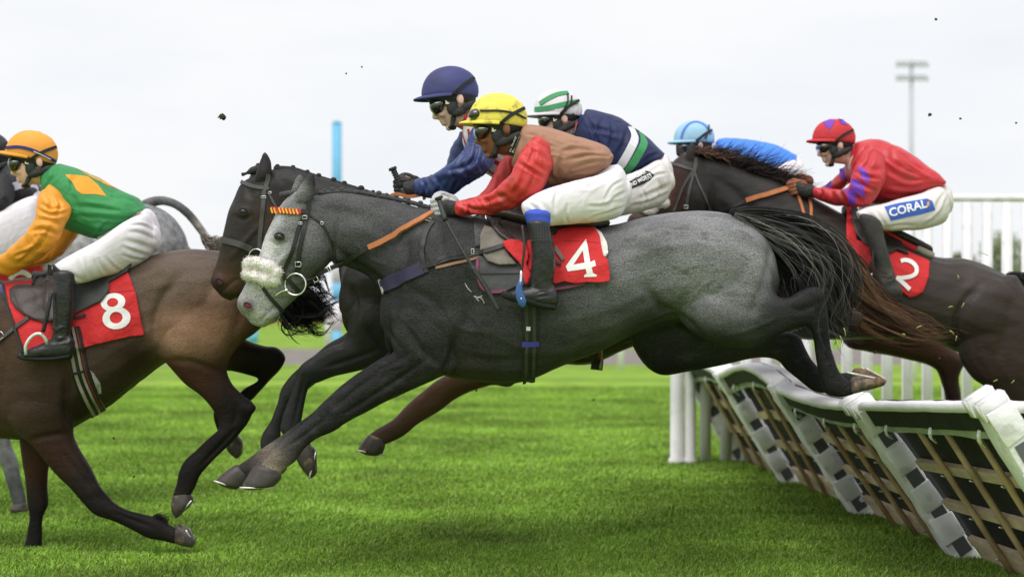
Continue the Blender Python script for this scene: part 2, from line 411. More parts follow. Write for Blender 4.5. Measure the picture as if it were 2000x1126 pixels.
tag(obj('path', bm, mat('path_surface', (.20, .175, .155), .95, var=.25, vscale=1.2, fine=.2, fscale=9, bump=.4), smooth=False), kind='structure')
# grass blades, thinning with distance
def grass():
    n = 1000000; Y0, Y1 = 6.9, 27.0; u = rng.random(n); a = .35
    Y = (Y0**-a+u*(Y1**-a-Y0**-a))**(-1/a); X = (rng.random(n)*2-1)*(Y*.30+1.8)
    cl = np.sin(X*3.1+np.sin(Y*2.3)*2)*np.sin(Y*2.7+np.sin(X*1.9)*2); cl2 = np.sin(X*9+Y*4)*np.sin(Y*11-X*5+1.3); cl3 = np.sin(X*.9+Y*.5+1)*np.sin(Y*1.1-X*.3)
    h = rng.uniform(.012, .030, n)*(1+.18*cl+.2*cl2); wd = .0018*(Y/7.5)**.9*rng.uniform(.7, 1.5, n)
    th = rng.uniform(0, 6.283, n); lean = rng.normal(0, .45, (n, 2))+np.stack([.18+.2*cl3, .05*cl], 1); fx, fy = np.cos(th)*wd, np.sin(th)*wd
    b = np.stack([X, Y, np.zeros(n)], 1); V = np.zeros((n, 5, 3))
    mid = b+np.stack([lean[:, 0]*h*.35, lean[:, 1]*h*.35, h*.6], 1); tip = b+np.stack([lean[:, 0]*h*1.1, lean[:, 1]*h*1.1, h*rng.uniform(.7, 1, n)], 1)
    s = np.stack([fx, fy, np.zeros(n)], 1)
    V[:, 0] = b-s; V[:, 1] = b+s; V[:, 2] = mid+s*.8; V[:, 3] = mid-s*.8; V[:, 4] = tip
    i = np.arange(n)*5; q = np.stack([i, i+1, i+2, i+3], 1); t = np.stack([i+3, i+2, i+4], 1)
    me = bpy.data.meshes.new('grass'); me.vertices.add(n*5); me.vertices.foreach_set('co', V.astype(np.float32).ravel())
    li = np.concatenate([q.ravel(), t.ravel()]).astype(np.int32); me.loops.add(len(li)); me.loops.foreach_set('vertex_index', li)
    me.polygons.add(2*n); me.polygons.foreach_set('loop_start', np.concatenate([np.arange(n)*4, 4*n+np.arange(n)*3]).astype(np.int32)); me.update(calc_edges=True)
    base = np.array([(.20, .345, .044), (.26, .415, .055), (.135, .25, .038), (.35, .475, .088), (.43, .46, .21)])
    c = base[rng.choice(5, n, p=[.36, .32, .2, .09, .03])]*rng.uniform(.75, 1.25, (n, 1))*(1+.07*cl+.09*cl2+.14*cl3)[:, None]
    at = me.color_attributes.new('Col', 'FLOAT_COLOR', 'POINT'); at.data.foreach_set('color', np.hstack([np.repeat(c, 5, 0), np.ones((n*5, 1))]).astype(np.float32).ravel())
    m = mat('grass_blade', attr=True, rough=.6, var=.42, vscale=.9, spec=.15)
    p = m.node_tree.nodes['Principled BSDF']; p.inputs['Transmission Weight'].default_value = 0
    o = obj('grass', me, m, smooth=False); tag(o, 'short bright green turf of the racecourse', 'grass', kind='stuff')
grass()

M_WHITE = mat('white_plastic', (.82, .80, .83), .35, var=.05, vscale=5, dirt=(.45, .45, .38), dscale=9, damt=.25)
# ---- wing of white upright slats beside the hurdles
wing = empty('picket_fence', (3.4, 13.9, 0), 'tall white plastic slatted wing fence behind the hurdles at the right', 'fence')
def wing_h(X): return 1.25 if X < 1.5 else (1.25+(X-1.5)/(3.0-1.5)*.80 if X < 3.0 else 2.055)
bm = bmesh.new(); q = [Vector((X, 13.9+.05*(X-1.28), wing_h(X))) for X in (1.25, 1.5, 2.2, 3.0, 3.5, 4.2, 5.0, 5.8)]; wire(bm, q, .03, 12); obj('top_rail', bm, M_WHITE, wing)
for k in range(30):
    X = 1.50+k*.158
    if X > 5.8: break
    bm = bmesh.new(); h = wing_h(X); box(bm, Vector((X, 13.9+.05*(X-1.28)-.02, (h-.035)/2)), UX, UY, UZ, .042, .014, (h-.035)/2)
    bmesh.ops.bevel(bm, geom=bm.edges[:], offset=.006, segments=2, affect='EDGES'); obj('slat', bm, M_WHITE, wing)
for X, r in ((1.27, .052), (1.372, .042)):
    bm = bmesh.new(); wire(bm, [Vector((X, 13.8, z)) for z in (0, .03, .05, .5, 1.0, 1.28)], [r*1.35, r*1.3, r, r, r, r], 20); obj('post', bm, M_WHITE, wing)
# ---- running rail beyond
rr = empty('running_rail', (2.0, 33.9, 0), 'white running rail on thin posts along the far side of the course', 'rail')
rp = [(-5.35, 52), (2.06, 33.9), (6.5, 29), (12, 24)]
bm = bmesh.new(); wire(bm, [Vector((x, y, 1.22)) for x, y in [(-16, 78)]+rp], .05, 10); obj('rail', bm, M_WHITE, rr)
for x, y in rp:
    bm = bmesh.new(); wire(bm, [Vector((x, y, z)) for z in (0, .6, 1.2)], .055 if y < 50 else .07, 12); obj('post', bm, M_WHITE, rr)
# ---- striped furlong poles
M_BLUE = mat('sky_blue_paint', (.16, .47, .72), .5, var=.1)
def pole(px, Y, top, bands, r, label):
    e = empty('striped_pole', P(px, HY+HC*FP/Y, Y), label, 'pole')
    X = (px-CX)/FP*Y; zs = [0]+bands+[top]
    for i in range(len(zs)-1):
        bm = bmesh.new(); wire(bm, [Vector((X, Y, zs[i]+.001)), Vector((X, Y, zs[i+1]-.001))], r, 16); obj('blue_band' if i % 2 == 0 else 'white_band', bm, M_BLUE if i % 2 == 0 else M_WHITE, e)
    bm = bmesh.new(); wire(bm, [Vector((X, Y, top)), Vector((X, Y, top+.08))], [r*1.05, r*.5], 16); obj('cap', bm, M_BLUE, e)
pole(658, 44, 5.7, [.62, 1.35, 1.8, 2.6], .12, 'tall blue and white striped furlong pole far behind the plaited dark horse')
pole(494, 60, 1.5, [.45, 1.05], .17, 'short blue and white marker pole far behind the bay horse hind leg')
# ---- floodlight mast
M_GREY = mat('galvanised', (.42, .44, .47), .5, var=.1, metal=.2)
Yt = 160.0; Xt = (1780-CX)/FP*Yt; H = lambda py: HC-(py-HY)/FP*Yt
mast = empty('floodlight_mast', (Xt, Yt, 0), 'tall thin grey floodlight mast with two rows of lamps on the skyline', 'floodlight')
bm = bmesh.new(); wire(bm, [Vector((Xt, Yt, 0)), Vector((Xt, Yt, H(118)))], [.26, .13], 12); obj('mast_pole', bm, M_GREY, mast)
for py in (122, 149):
    bm = bmesh.new(); box(bm, Vector((Xt, Yt, H(py))), UX, UY, UZ, 1.35, .08, .07); obj('crossbar', bm, M_GREY, mast, smooth=False)
    for k in range(6):
        bm = bmesh.new(); c = Vector((Xt-1.25+k*.5, Yt-.2, H(py)-.05)); wire(bm, [c, c+Vector((0, -.12, -.22)), c+Vector((0, -.2, -.3))], [.1, .2, .17], 10); obj('lamp', bm, M_GREY, mast)
# ---- far trees, hedge
M_BARK = mat('bark', (.12, .09, .07), .9, var=.3, vscale=3)
def leaves(bm, c, rad, n, s, g):
    for i in range(n):
        d = g.normal(size=3); d /= np.linalg.norm(d); r = g.random()**.4; p = Vector((c[0]+d[0]*rad[0]*r, c[1]+d[1]*rad[1]*r, c[2]+d[2]*rad[2]*r))
        a = Vector(g.normal(size=3)).normalized()*s*g.uniform(.6, 1.4); b = a.cross(Vector(g.normal(size=3))).normalized()*s*g.uniform(.5, 1)
        vs = [bm.verts.new(p-a), bm.verts.new(p+b), bm.verts.new(p+a), bm.verts.new(p-b)]; bm.faces.new(vs)
def tree(px, Y, h, wd, col, label, seed):
    g = np.random.default_rng(seed); X = (px-CX)/FP*Y; e = empty('tree', (X, Y, 0), label, 'tree', 'trees on the far skyline')
    bm = bmesh.new(); wire(bm, [Vector((X, Y, 0)), Vector((X+.1, Y, h*.35)), Vector((X-.1, Y, h*.75))], [h*.03, h*.022, h*.008], 8)
    for k in range(5):
        a = k*1.3; wire(bm, [Vector((X, Y, h*(.3+.08*k))), Vector((X+math.cos(a)*wd*.35, Y+math.sin(a)*wd*.35, h*(.5+.09*k)))], [h*.012, h*.004], 6)
    obj('trunk', bm, M_BARK, e)
    bm = bmesh.new()
    for k in range(16):
        a = g.uniform(0, 6.28); r = g.uniform(0, .38); z = g.uniform(.3, .88); rr_ = wd*(.16+.12*g.random())*(1.15-z*.4)
        leaves(bm, (X+math.cos(a)*wd*r, Y+math.sin(a)*wd*r, h*z), (rr_, rr_, rr_*.9), 110, .22, g)
    obj('crown', bm, mat('foliage_far', col, .8, var=.4, vscale=.6), e, smooth=False)
for i, (px, Y, h, wd, col, lb) in enumerate((
    (1868, 230, 8.6, 6.4, (.20, .19, .12), 'low rounded olive tree seen between the first and second slats right of the red rider'),
    (1905, 250, 7.4, 8, (.24, .19, .14), 'low brown bare looking tree beyond the middle slats of the wing fence'),
    (1962, 205, 9.6, 8.6, (.20, .24, .09), 'largest round olive green tree near the right edge of the skyline'),
    (2010, 230, 10.5, 9, (.18, .20, .08), 'green tree cut by the right edge of the photo'),
    (1815, 260, 7.6, 9, (.26, .22, .18), 'low pale brown tree just behind the red rider seat'),
    (1760, 270, 6.6, 9, (.24, .22, .18), 'low hazy tree behind the red saddle roll'))): tree(px, Y, h, wd, col, lb, 40+i)
g_ = np.random.default_rng(5); bm = bmesh.new()
for k in range(130): leaves(bm, (-60+k*.95, 106+g_.normal()*.4, .75), (.9, .7, .72*g_.uniform(.85, 1.15)), 60, .2, g_)
tag(obj('hedge', bm, mat('beech_leaves', (.36, .16, .05), .8, var=.4, vscale=1.5), smooth=False), 'low clipped russet beech hedge across the far side of the course', 'hedge')

# ---- hurdles
M_PAD = mat('white_padding', (.84, .82, .84), .6, var=.12, vscale=6, bump2=.5, b2scale=16, dirt=(.42, .40, .36), dscale=12, damt=.55)
M_CAP = mat('white_cap', (.82, .80, .83), .5, var=.04, bump2=.35, b2scale=10)
M_BLK = mat('black_rubber', (.018, .018, .02), .7, var=.2, bump2=.3, b2scale=14)
M_WOOD = mat('raw_timber', (.66, .52, .36), .75, var=.22, vscale=7, fine=.12, fscale=60, stretch=(1, .2, 1), dirt=(.34, .22, .13), dscale=5, damt=.5)
M_WOOD2 = mat('weathered_stake', (.44, .32, .17), .75, var=.3, vscale=9, dirt=(.38, .17, .07), dscale=4, damt=.5)
M_CANV = mat('grey_green_canvas', (.42, .47, .38), .7, var=.15, bump2=.5, b2scale=20)
M_TAPE = mat('dark_tape', (.095, .098, .105), .6, var=.1)
M_STEEL = mat('steel', (.62, .62, .60), .3, var=.1, metal=.9)
def base(k): return Vector((2.205-.135*k if k >= 0 else 2.205-.16*k, 8.52+1.84*k if k >= 0 else 8.52+1.75*k, 0))
def topz(k): return {-1: .835, 0: .742, 1: .742, 2: .75, 3: .735, 4: .70}.get(k, .74)
def lean(k): return {-1: -.50, 0: -.50, 1: -.49, 2: -.47, 3: -.42}.get(k, -.44)
def post_box(bm, a, b, w, d, u):
    v = (b-a).normalized(); n_ = u.cross(v).normalized(); box(bm, (a+b)/2, u, v, n_, w/2, (b-a).length/2, d/2)
HL = ['nearest hurdle panel, its bottom corner cut off by the right edge', 'hurdle panel directly under the grey horse hind hooves', 'hurdle panel with a bowed cap third from the right', 'farthest hurdle panel next to the white posts']
for k in range(-1, 3):
    A, B = base(k), base(k+1); TA = A+Vector((lean(k), .02, topz(k))); TB = B+Vector((lean(k+1), .02, topz(k+1)))
    hp = empty('hurdle_panel', (A+B)/2, HL[k+1], 'hurdle', 'row of hurdle panels across the course')
    u = (B-A).normalized(); bow = {-1: .0, 0: -.03, 1: .09, 2: .05}[k]
    def pt(s, t, o=0.0):       # s along the line, t up the slope, o towards the landing side
        a = A.lerp(B, s); b = TA.lerp(TB, s); b = b+Vector((0, 0, bow*math.sin(math.pi*s))); v = (b-a).normalized(); n_ = v.cross(u).normalized()
        if n_.x > 0: n_ = -n_
        return a.lerp(b, t)+n_*o, v, n_
    def post(s, name='padded_post'):
        bm = bmesh.new(); a, v, n_ = pt(s, -.02, .02); b = pt(s, 1.03, .02)[0]; post_box(bm, a, b, .15, .105, u)
        bmesh.ops.subdivide_edges(bm, edges=[e for e in bm.edges if e.calc_length() > .3], cuts=14)
        for vv in bm.verts: vv.co += Vector((random.gauss(0, .003), random.gauss(0, .003), random.gauss(0, .003)))
        bmesh.ops.bevel(bm, geom=[e for e in bm.edges], offset=.004, segments=1, affect='EDGES')
        p_ = obj(name, bm, M_PAD, hp)
        for j, t in enumerate((.10, .30, .54, .80)):
            c, v, n_ = pt(s, t, .016); bm = bmesh.new(); box(bm, c-u*.078, u, v, n_, .0035, .038, .034); obj('tape', bm, M_TAPE, p_, smooth=False)
            t2 = t+.115; c, v, n_ = pt(s, t2, .02); bm = bmesh.new(); box(bm, c-u*.080+v*.01, u, v, n_, .005, .066, .056)
            for vv in bm.verts: vv.co += n_*random.uniform(-.006, .008)+v*random.uniform(-.012, .012)-u*random.uniform(0, .006)
            bmesh.ops.bevel(bm, geom=bm.edges[:], offset=.002, segments=1, affect='EDGES'); obj('wrap', bm, M_PAD, p_)
    post(0.045)
    if k == 2: post(.97)
    # backing, cap, rails
    def sheet(t0, t1, o, th, m, name, s0=.04, s1=.98, ns=12, jit=0):
        bm = bmesh.new(); prev = None
        for i in range(ns+1):
            s = s0+(s1-s0)*i/ns; (a, v, n_), (b, _, _) = pt(s, t0, o), pt(s, t1, o); r = [bm.verts.new(x) for x in (a, b, b-n_*th, a-n_*th)]
            for q_ in r: q_.co += Vector((random.gauss(0, 1), 0, random.gauss(0, 1)))*jit
            if prev:
                for j in range(4): bm.faces.new((prev[j], prev[(j+1) % 4], r[(j+1) % 4], r[j]))
            else: bm.faces.new(r[::-1])
            prev = r
        bm.faces.new(prev); bmesh.ops.recalc_face_normals(bm, faces=bm.faces); return obj(name, bm, m, hp, smooth=False)
    sheet(.02, .90, -.045, .03, M_BLK, 'black_backing')
    sheet(.895, .985, .045, .10, M_BLK, 'top_board', jit=.0015)
    sheet(.85, .893, .03, .05, M_CANV, 'canvas_strip', jit=.002)
    bm = bmesh.new(); prev = None     # white cap over the top board
    for i in range(19):
        s = .02+.975*i/18; c, v, n_ = pt(s, .992, .0); zz = Vector((0, 0, 1)); xx = Vector((1, .05, 0)).normalized()
        pr = [(-.060, -.028), (-.066, .002), (-.05, .014), (.04, .020), (.11, .016), (.145, .004), (.15, -.03)]
        r = [bm.verts.new(c+xx*(a_+random.gauss(0, .0012))+zz*(b_+random.gauss(0, .0012))) for a_, b_ in pr]
        if prev:
            for j in range(len(r)): bm.faces.new((prev[j], prev[(j+1) % len(r)], r[(j+1) % len(r)], r[j]))
        else: bm.faces.new(r[::-1])
        prev = r
    bm.faces.new(prev); bmesh.ops.recalc_face_normals(bm, faces=bm.faces); obj('white_cap', bm, M_CAP, hp)
    if k <= 0:   # folded ends of the cap beside the near posts
        for ds in (.02, .075):
            c, v, n_ = pt(ds, 1.0+ds*.4, .03); bm = bmesh.new(); box(bm, c, u, v, n_, .030, .042, .062)
            bmesh.ops.bevel(bm, geom=bm.edges[:], offset=.007, segments=2, affect='EDGES'); obj('cap_end', bm, M_CAP, hp)
    for t in (.60, .35, .115):
        sheet(t-.027, t+.027, -.012, .028, M_WOOD, 'wooden_rail', s0=.08, s1=.97, ns=4)
    sheet(.0, .085, -.02, .02, M_WOOD, 'kick_board', s0=.08, s1=.97, ns=4)
    for s in (.28, .5, .72):
        ds = random.uniform(-.02, .02); bm = bmesh.new(); q = [pt(s+ds, t, .008)[0] for t in (-.01, .3, .6, .875)]; wire(bm, q, .015, 8); st = obj('stake', bm, M_WOOD2, hp)
        for t in (.115, .35, .6):
            c, v, n_ = pt(s+ds, t, .025); bm = bmesh.new(); wire(bm, [c-v*.012-n_*.01, c+n_*.004, c+v*.01+n_*.012], .004, 6); obj('staple', bm, M_STEEL, st)
    for s in (.16, .5, .86):
        bm = bmesh.new(); q = [pt(s, .905, .05)[0], pt(s, .885, .066)[0], pt(s+.01, .86, .068)[0], pt(s+.03, .83, .05)[0], pt(s+.055, .82, .035)[0]]
        ribbon(bm, q, [pt(s, .8)[2]]*5, .022, .006); obj('hook', bm, M_CAP, hp, smooth=False)
# ------------------------------------------------------------ horses
def coat_mat(name, rough=.5, fine=.25, fscale=420, var=.12, vscale=7, spec=.12, bump=.25, sheen=.0, **k):
    return mat(name, attr=True, stretch=(.45, 1, 1), **k, rough=rough, var=var, vscale=vscale, fine=fine, fscale=fscale, bump=bump, bscale=170, bump2=.32, b2scale=20, spec=spec, sheen=sheen)
M_GREYC = coat_mat('grey_coat', fine=.55, fscale=330, var=.30, vscale=9, bump=.9, rough=.5, spec=.09, dirt=(.05, .048, .051), dscale=26, damt=.5)
M_DARKC = coat_mat('dark_coat', rough=.42, fine=.2, spec=.16)
M_BAYC = coat_mat('bay_coat', rough=.5, var=.24, vscale=6, fine=.25, fscale=260, bump=.6, spec=.09)
M_HAIR = mat('horse_hair', attr=True, rough=.55, var=0, spec=.12)
M_HOOF = mat('hoof_horn', (.050, .040, .036), .45, var=.3, vscale=30, spec=.4, dirt=(.25, .17, .1), dscale=25, damt=.5)
M_HOOFL = mat('hoof_sole', (.20, .12, .065), .6, var=.5, vscale=45, dirt=(.025, .02, .015), dscale=26, damt=1.0, bump2=.6, b2scale=40)
M_HOOFN = mat('worn_hoof', (.11, .085, .07), .5, var=.5, vscale=40, dirt=(.32, .19, .09), dscale=22, damt=.9, bump2=.5, b2scale=40)
M_SHOE = mat('horseshoe_metal', (.72, .70, .66), .35, metal=.5, var=.15, vscale=40)
M_EYE = mat('eye_glass', (.010, .006, .004), .08, var=0, spec=.8)
M_DARKHOLE = mat('nostril_skin', (.13, .022, .03), .7, var=.5, vscale=60)
HORSE = {}
def carve(me, D, bumps, lines):
    """muscle relief on the near side: bumps (x,y,rx,ry,degrees,height_m), lines ([(x,y)..],width_px,height_m)"""
    co = getco(me).astype(float); no = getno(me); q = w2px(co); d = np.zeros(len(co))
    for x, y, rx, ry, a, h in bumps:
        h = h*1.25
        c, s_ = math.cos(R(a)), math.sin(R(a)); dx, dy = q[:, 0]-x, q[:, 1]-y; u, v = dx*c+dy*s_, -dx*s_+dy*c
        rr = (u/rx)**2+(v/ry)**2; d += h*np.exp(-rr**1.3)
    for pts, w_, h in lines:
        h = h*1.45
        r = np.array(resample(pts, 5))[:, :2]; n = len(r)
        dd = np.full(len(q), 1e9); fade = np.ones(len(q))
        for i in range(n-1):
            a, b = r[i], r[i+1]; ab = b-a; t = np.clip(((q-a)@ab)/(ab@ab+1e-9), 0, 1); e = np.hypot(*(q-a-t[:, None]*ab).T)
            k = e < dd; dd[k] = e[k]; fade[k] = (np.sin(math.pi*(i+t[k]+.5)/(n))**.5)
        d += h*np.exp(-(dd/w_)**2)*np.nan_to_num(fade)
    m_ = np.clip(-no[:, 1]*1.6, 0, 1)*(co[:, 1] < D+.03)
    setco(me, co+no*(d*m_)[:, None])
def horse(key, D, label, lofts, ells, base, coat, m, voxel=.008, eye=None, nostril=None, hooves=(), smooth=5, relief=None):
    xs = [s[0] for s in lofts[0][0]]; e = empty('horse', P(sum(xs)/len(xs), HY+HC*FP/D, D), label, 'horse')
    bm = bmesh.new()
    for L_ in lofts:
        st, off = L_[0], (L_[1] if len(L_) > 1 else 0.0); loft(bm, st, D, off=off)
    for a in ells: ell(bm, *a, D)
    me = solid(bm, voxel, smooth); swell(me, .0025, 12, 3)
    if relief: carve(me, D, *relief)
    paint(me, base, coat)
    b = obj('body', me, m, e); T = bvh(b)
    if eye:
        for sgn in ((1,) if len(eye) < 4 else (1,)):
            c, n, _ = hit(T, eye[0], eye[1], D); bm = bmesh.new(); r = eye[2]*D/FP
            bmesh.ops.create_uvsphere(bm, u_segments=20, v_segments=12, radius=1, matrix=Matrix.Translation(c-n*r*.25) @ Matrix.Rotation(R(eye[3] if len(eye) > 3 else 0), 4, 'Y') @ Matrix.Diagonal((r*1.35, r*.75, r, 1)))
            ev = obj('eye', bm, M_EYE, e)
            bm = bmesh.new(); q = []
            for i in range(20):
                a = i/20*6.283; p_ = Vector((math.cos(a)*r*1.5, -r*.25*math.sin(a)**2, math.sin(a)*r*1.15)); p_.rotate(Matrix.Rotation(R(eye[3] if len(eye) > 3 else 0), 3, 'Y')); q.append(c+p_+n*r*.15)
            wire(bm, q, r*.2, 8, closed=True); obj('eyelid', bm, M_EYELID, ev)
    if nostril:
        c, n, _ = hit(T, nostril[0], nostril[1], D); bm = bmesh.new(); s = D/FP
        bmesh.ops.create_uvsphere(bm, u_segments=18, v_segments=10, radius=1, matrix=Matrix.Translation(c-n*.002) @ Matrix.Rotation(R(nostril[4]), 4, 'Y') @ Matrix.Diagonal((nostril[2]*s, .006, nostril[3]*s, 1)))
        no_ = obj('nostril', bm, M_DARKHOLE, e)
        q = [c+n*.004+Matrix.Rotation(R(nostril[4]), 3, 'Y') @ Vector((math.cos(i/16*6.283)*nostril[2]*s*1.1, 0, math.sin(i/16*6.283)*nostril[3]*s*1.1)) for i in range(16)]
        bm = bmesh.new(); wire(bm, q, .0030, 8, closed=True); obj('nostril_rim', bm, M_EYELID if base[0] < .3 and key != 'D' else M_RIM, no_)
    for h in hooves:
        st, off, hm = h[0], h[1], h[2]; bm = bmesh.new(); loft(bm, [s+(off,) for s in st], D, k=3, n=18, sup=2.4); ho = obj('hoof', bm, hm, e)
        if len(h) > 3:
            bm = bmesh.new(); (x1, y1), (x2, y2) = h[3]; a, b_ = P(x1, y1, D+off), P(x2, y2, D+off); w_ = h[4]; q = []
            for i in range(17):
                t = i/16*math.pi; cc = (a+b_)/2; hh = (a-b_)/2
                q.append(cc+hh*(1-2*math.sin(t))+Vector((0, -w_*math.cos(t), 0)))
            wire(bm, q, .0042, 6); obj('horseshoe', bm, M_SHOE, ho)
    HORSE[key] = dict(e=e, b=b, T=T, D=D); return e
M_EYELID = mat('dark_skin', (.02, .018, .018), .5, var=.1)
M_RIM = mat('grey_skin', (.12, .11, .11), .5, var=.1)
def tr(st, fx, fy, sw=1.0, doff=0.0):
    """the same anatomy carried to another horse: traced points mapped, widths scaled"""
    o = []
    for s in st:
        x1, y1, x2, y2 = s[:4]; o.append((fx(x1, y1), fy(x1, y1), fx(x2, y2), fy(x2, y2), s[4]*sw)+((s[5],) if len(s) > 5 else ()))
    return o

# ---- D: the leading grey, number 4
DT = [(748, 575, 750, 640, .08), (760, 490, 762, 690, .16), (800, 410, 820, 712, .215), (870, 414, 885, 738, .245), (940, 425, 955, 747, .27), (1030, 440, 1022, 746, .285),
      (1110, 445, 1098, 714, .295), (1190, 439, 1172, 686, .295), (1258, 424, 1250, 648, .285), (1320, 414, 1318, 628, .275), (1380, 412, 1385, 640, .265),
      (1430, 419, 1440, 650, .245), (1475, 443, 1480, 640, .20), (1506, 485, 1508, 600, .13), (1517, 530, 1514, 570, .07)]
DN = [(600, 384, 645, 500, .065), (625, 379, 652, 514, .075), (665, 376, 680, 521, .082), (712, 381, 715, 538, .09), (760, 390, 742, 570, .115), (812, 404, 756, 620, .15), (868, 420, 775, 680, .18)]
DH = [(572, 378, 645, 440, .075), (553, 396, 652, 478, .098), (531, 433, 645, 512, .102), (517, 465, 620, 538, .098), (505, 500, 596, 562, .08), (492, 532, 578, 583, .066), (476, 562, 562, 598, .060),
      (463, 588, 548, 613, .060), (468, 607, 540, 628, .050), (485, 622, 522, 634, .036)]
D_NH = [(1420, 450, 1290, 560, .07), (1470, 480, 1325, 620, .10), (1504, 530, 1362, 655, .115), (1515, 572, 1412, 676, .108), (1535, 581, 1464, 677, .085), (1560, 570, 1506, 663, .065), (1585, 560, 1547, 643, .05),
        (1607, 566, 1576, 637, .043), (1616, 598, 1585, 645, .038), (1618, 628, 1588, 658, .032), (1621, 660, 1592, 684, .028), (1628, 695, 1598, 718, .029), (1638, 722, 1603, 745, .033), (1652, 738, 1612, 768, .036),
        (1670, 744, 1641, 776, .034), (1682, 744, 1664, 771, .034)]
D_FH = [(1380, 540, 1215, 620, .09), (1410, 590, 1245, 694, .115), (1440, 620, 1288, 731, .115), (1470, 640, 1350, 724, .10), (1510, 645, 1420, 711, .08), (1545, 648, 1480, 697, .06), (1563, 658, 1517, 702, .048),
        (1574, 680, 1536, 722, .038), (1588, 706, 1562, 744, .032), (1612, 728, 1588, 764, .032), (1645, 728, 1615, 768, .032), (1672, 726, 1650, 764, .033)]
D_NF = [(800, 520, 920, 560, .05), (775, 600, 915, 640, .085), (764, 660, 890, 715, .095), (770, 688, 859, 737, .085), (743, 700, 815, 757, .066), (709, 720, 773, 772, .056), (660, 758, 717, 802, .046), (624, 791, 677, 824, .042),
        (603, 817, 653, 842, .037), (575, 841, 617, 858, .030), (549, 862, 592, 878, .029), (530, 882, 580, 896, .034), (510, 902, 558, 914, .034), (497, 913, 547, 926, .036)]
D_FF = [(800, 640, 880, 720, .08), (740, 705, 800, 762, .06), (662, 762, 712, 806, .044), (602, 812, 645, 840, .036), (545, 852, 585, 878, .030), (500, 884, 530, 914, .030), (462, 909, 492, 938, .034)]
DEar1 = [(573, 392, 610, 392, .026), (577, 376, 614, 378, .026), (590, 356, 616, 358, .018), (602, 344, 614, 346, .010), (609, 336, 612, 338, .004)]
DEar2 = [(560, 386, 585, 388, .02), (570, 368, 590, 368, .018), (578, 350, 594, 352, .012), (584, 341, 590, 343, .005)]
D_E = [(484, 596, 20, 15, 30, .025, -.042), (528, 612, 20, 14, -15, .03, -.03), (1450, 580, 60, 90, 0, .03, -.16)]
D_REL = ([(842, 560, 58, 105, 14, .020), (868, 655, 46, 40, 0, .020), (905, 712, 60, 26, 0, .012), (1402, 618, 52, 46, 20, .024), (1400, 500, 80, 60, 0, .012), (1292, 468, 34, 26, 20, .012), (616, 502, 30, 40, 0, .012), (1488, 520, 24, 60, -8, .010),
          (1268, 545, 34, 46, 0, -.016), (1480, 610, 60, 24, -28, .008), (540, 462, 20, 14, 0, .007), (575, 520, 20, 34, 25, -.006), (600, 430, 14, 18, 20, -.008), (700, 450, 70, 22, 8, .008), (740, 505, 60, 24, 25, .008), (655, 800, 16, 13, 0, .005), (1030, 600, 70, 80, 0, .008), (780, 640, 26, 46, 0, .014)],
         [([(868, 440), (888, 500), (912, 560), (915, 620), (890, 668)], 13, -.012), ([(800, 440), (792, 500), (776, 580), (782, 650)], 11, -.012), ([(888, 660), (878, 700), (862, 738)], 8, -.016), ([(796, 630), (822, 680), (860, 712)], 8, -.012),
          ([(835, 700), (780, 738), (720, 778), (672, 808)], 5, -.008), ([(800, 690), (740, 725), (680, 772), (640, 806)], 5, -.005), ([(757, 600), (764, 650), (792, 690)], 7, -.010), ([(1262, 560), (1288, 600), (1322, 620), (1352, 636), (1376, 662)], 10, -.018),
          ([(1250, 650), (1290, 632), (1322, 628)], 6, .008), ([(1505, 480), (1488, 560), (1462, 620)], 9, -.010), ([(1350, 560), (1380, 570), (1440, 600), (1500, 606)], 12, -.007), ([(650, 480), (690, 515), (735, 545), (758, 590)], 9, -.014), ([(640, 410), (700, 425), (780, 470), (800, 510)], 12, -.007),
          ([(660, 430), (652, 480), (640, 530), (605, 552), (580, 560)], 5, -.008), ([(575, 480), (548, 510), (520, 545)], 6, .007), ([(528, 470), (545, 477), (562, 470)], 4, -.005), ([(1592, 580), (1600, 600), (1602, 640)], 5, -.008), ([(1607, 630), (1610, 680), (1622, 725)], 4, -.007),
          ([(1540, 600), (1570, 605), (1600, 590)], 6, -.006), ([(640, 812), (600, 845), (560, 872)], 4, -.006), ([(508, 628), (522, 612), (540, 596)], 3, -.006), ([(1100, 500), (1080, 580), (1090, 650)], 16, -.004), ([(1150, 490), (1135, 570), (1145, 650)], 16, -.004), ([(1200, 490), (1188, 560), (1195, 640)], 16, -.004),
          ([(900, 690), (960, 705), (1020, 700)], 10, -.007), ([(1300, 430), (1340, 470), (1350, 520)], 14, -.006), ([(930, 640), (980, 660), (1060, 690), (1150, 670)], 7, .004), ([(800, 560), (850, 590), (880, 640)], 9, -.006), ([(778, 610), (812, 650), (840, 700)], 3, .0035), ([(900, 600), (940, 640), (960, 700)], 3, .003), ([(690, 470), (720, 500), (760, 520)], 3, .003), ([(1340, 600), (1370, 560), (1400, 540)], 3, .003), ([(870, 600), (900, 640), (950, 650)], 3.5, .003), ([(700, 750), (740, 726), (790, 712)], 3, .0035), ([(1420, 650), (1470, 640), (1530, 615)], 5, .005), ([(1000, 480), (1040, 520), (1060, 560)], 12, -.004), ([(820, 470), (850, 520), (860, 580)], 5, .004)])
GL, GD, GK = (.30, .30, .305), (.10, .10, .104), (.03, .03, .031)
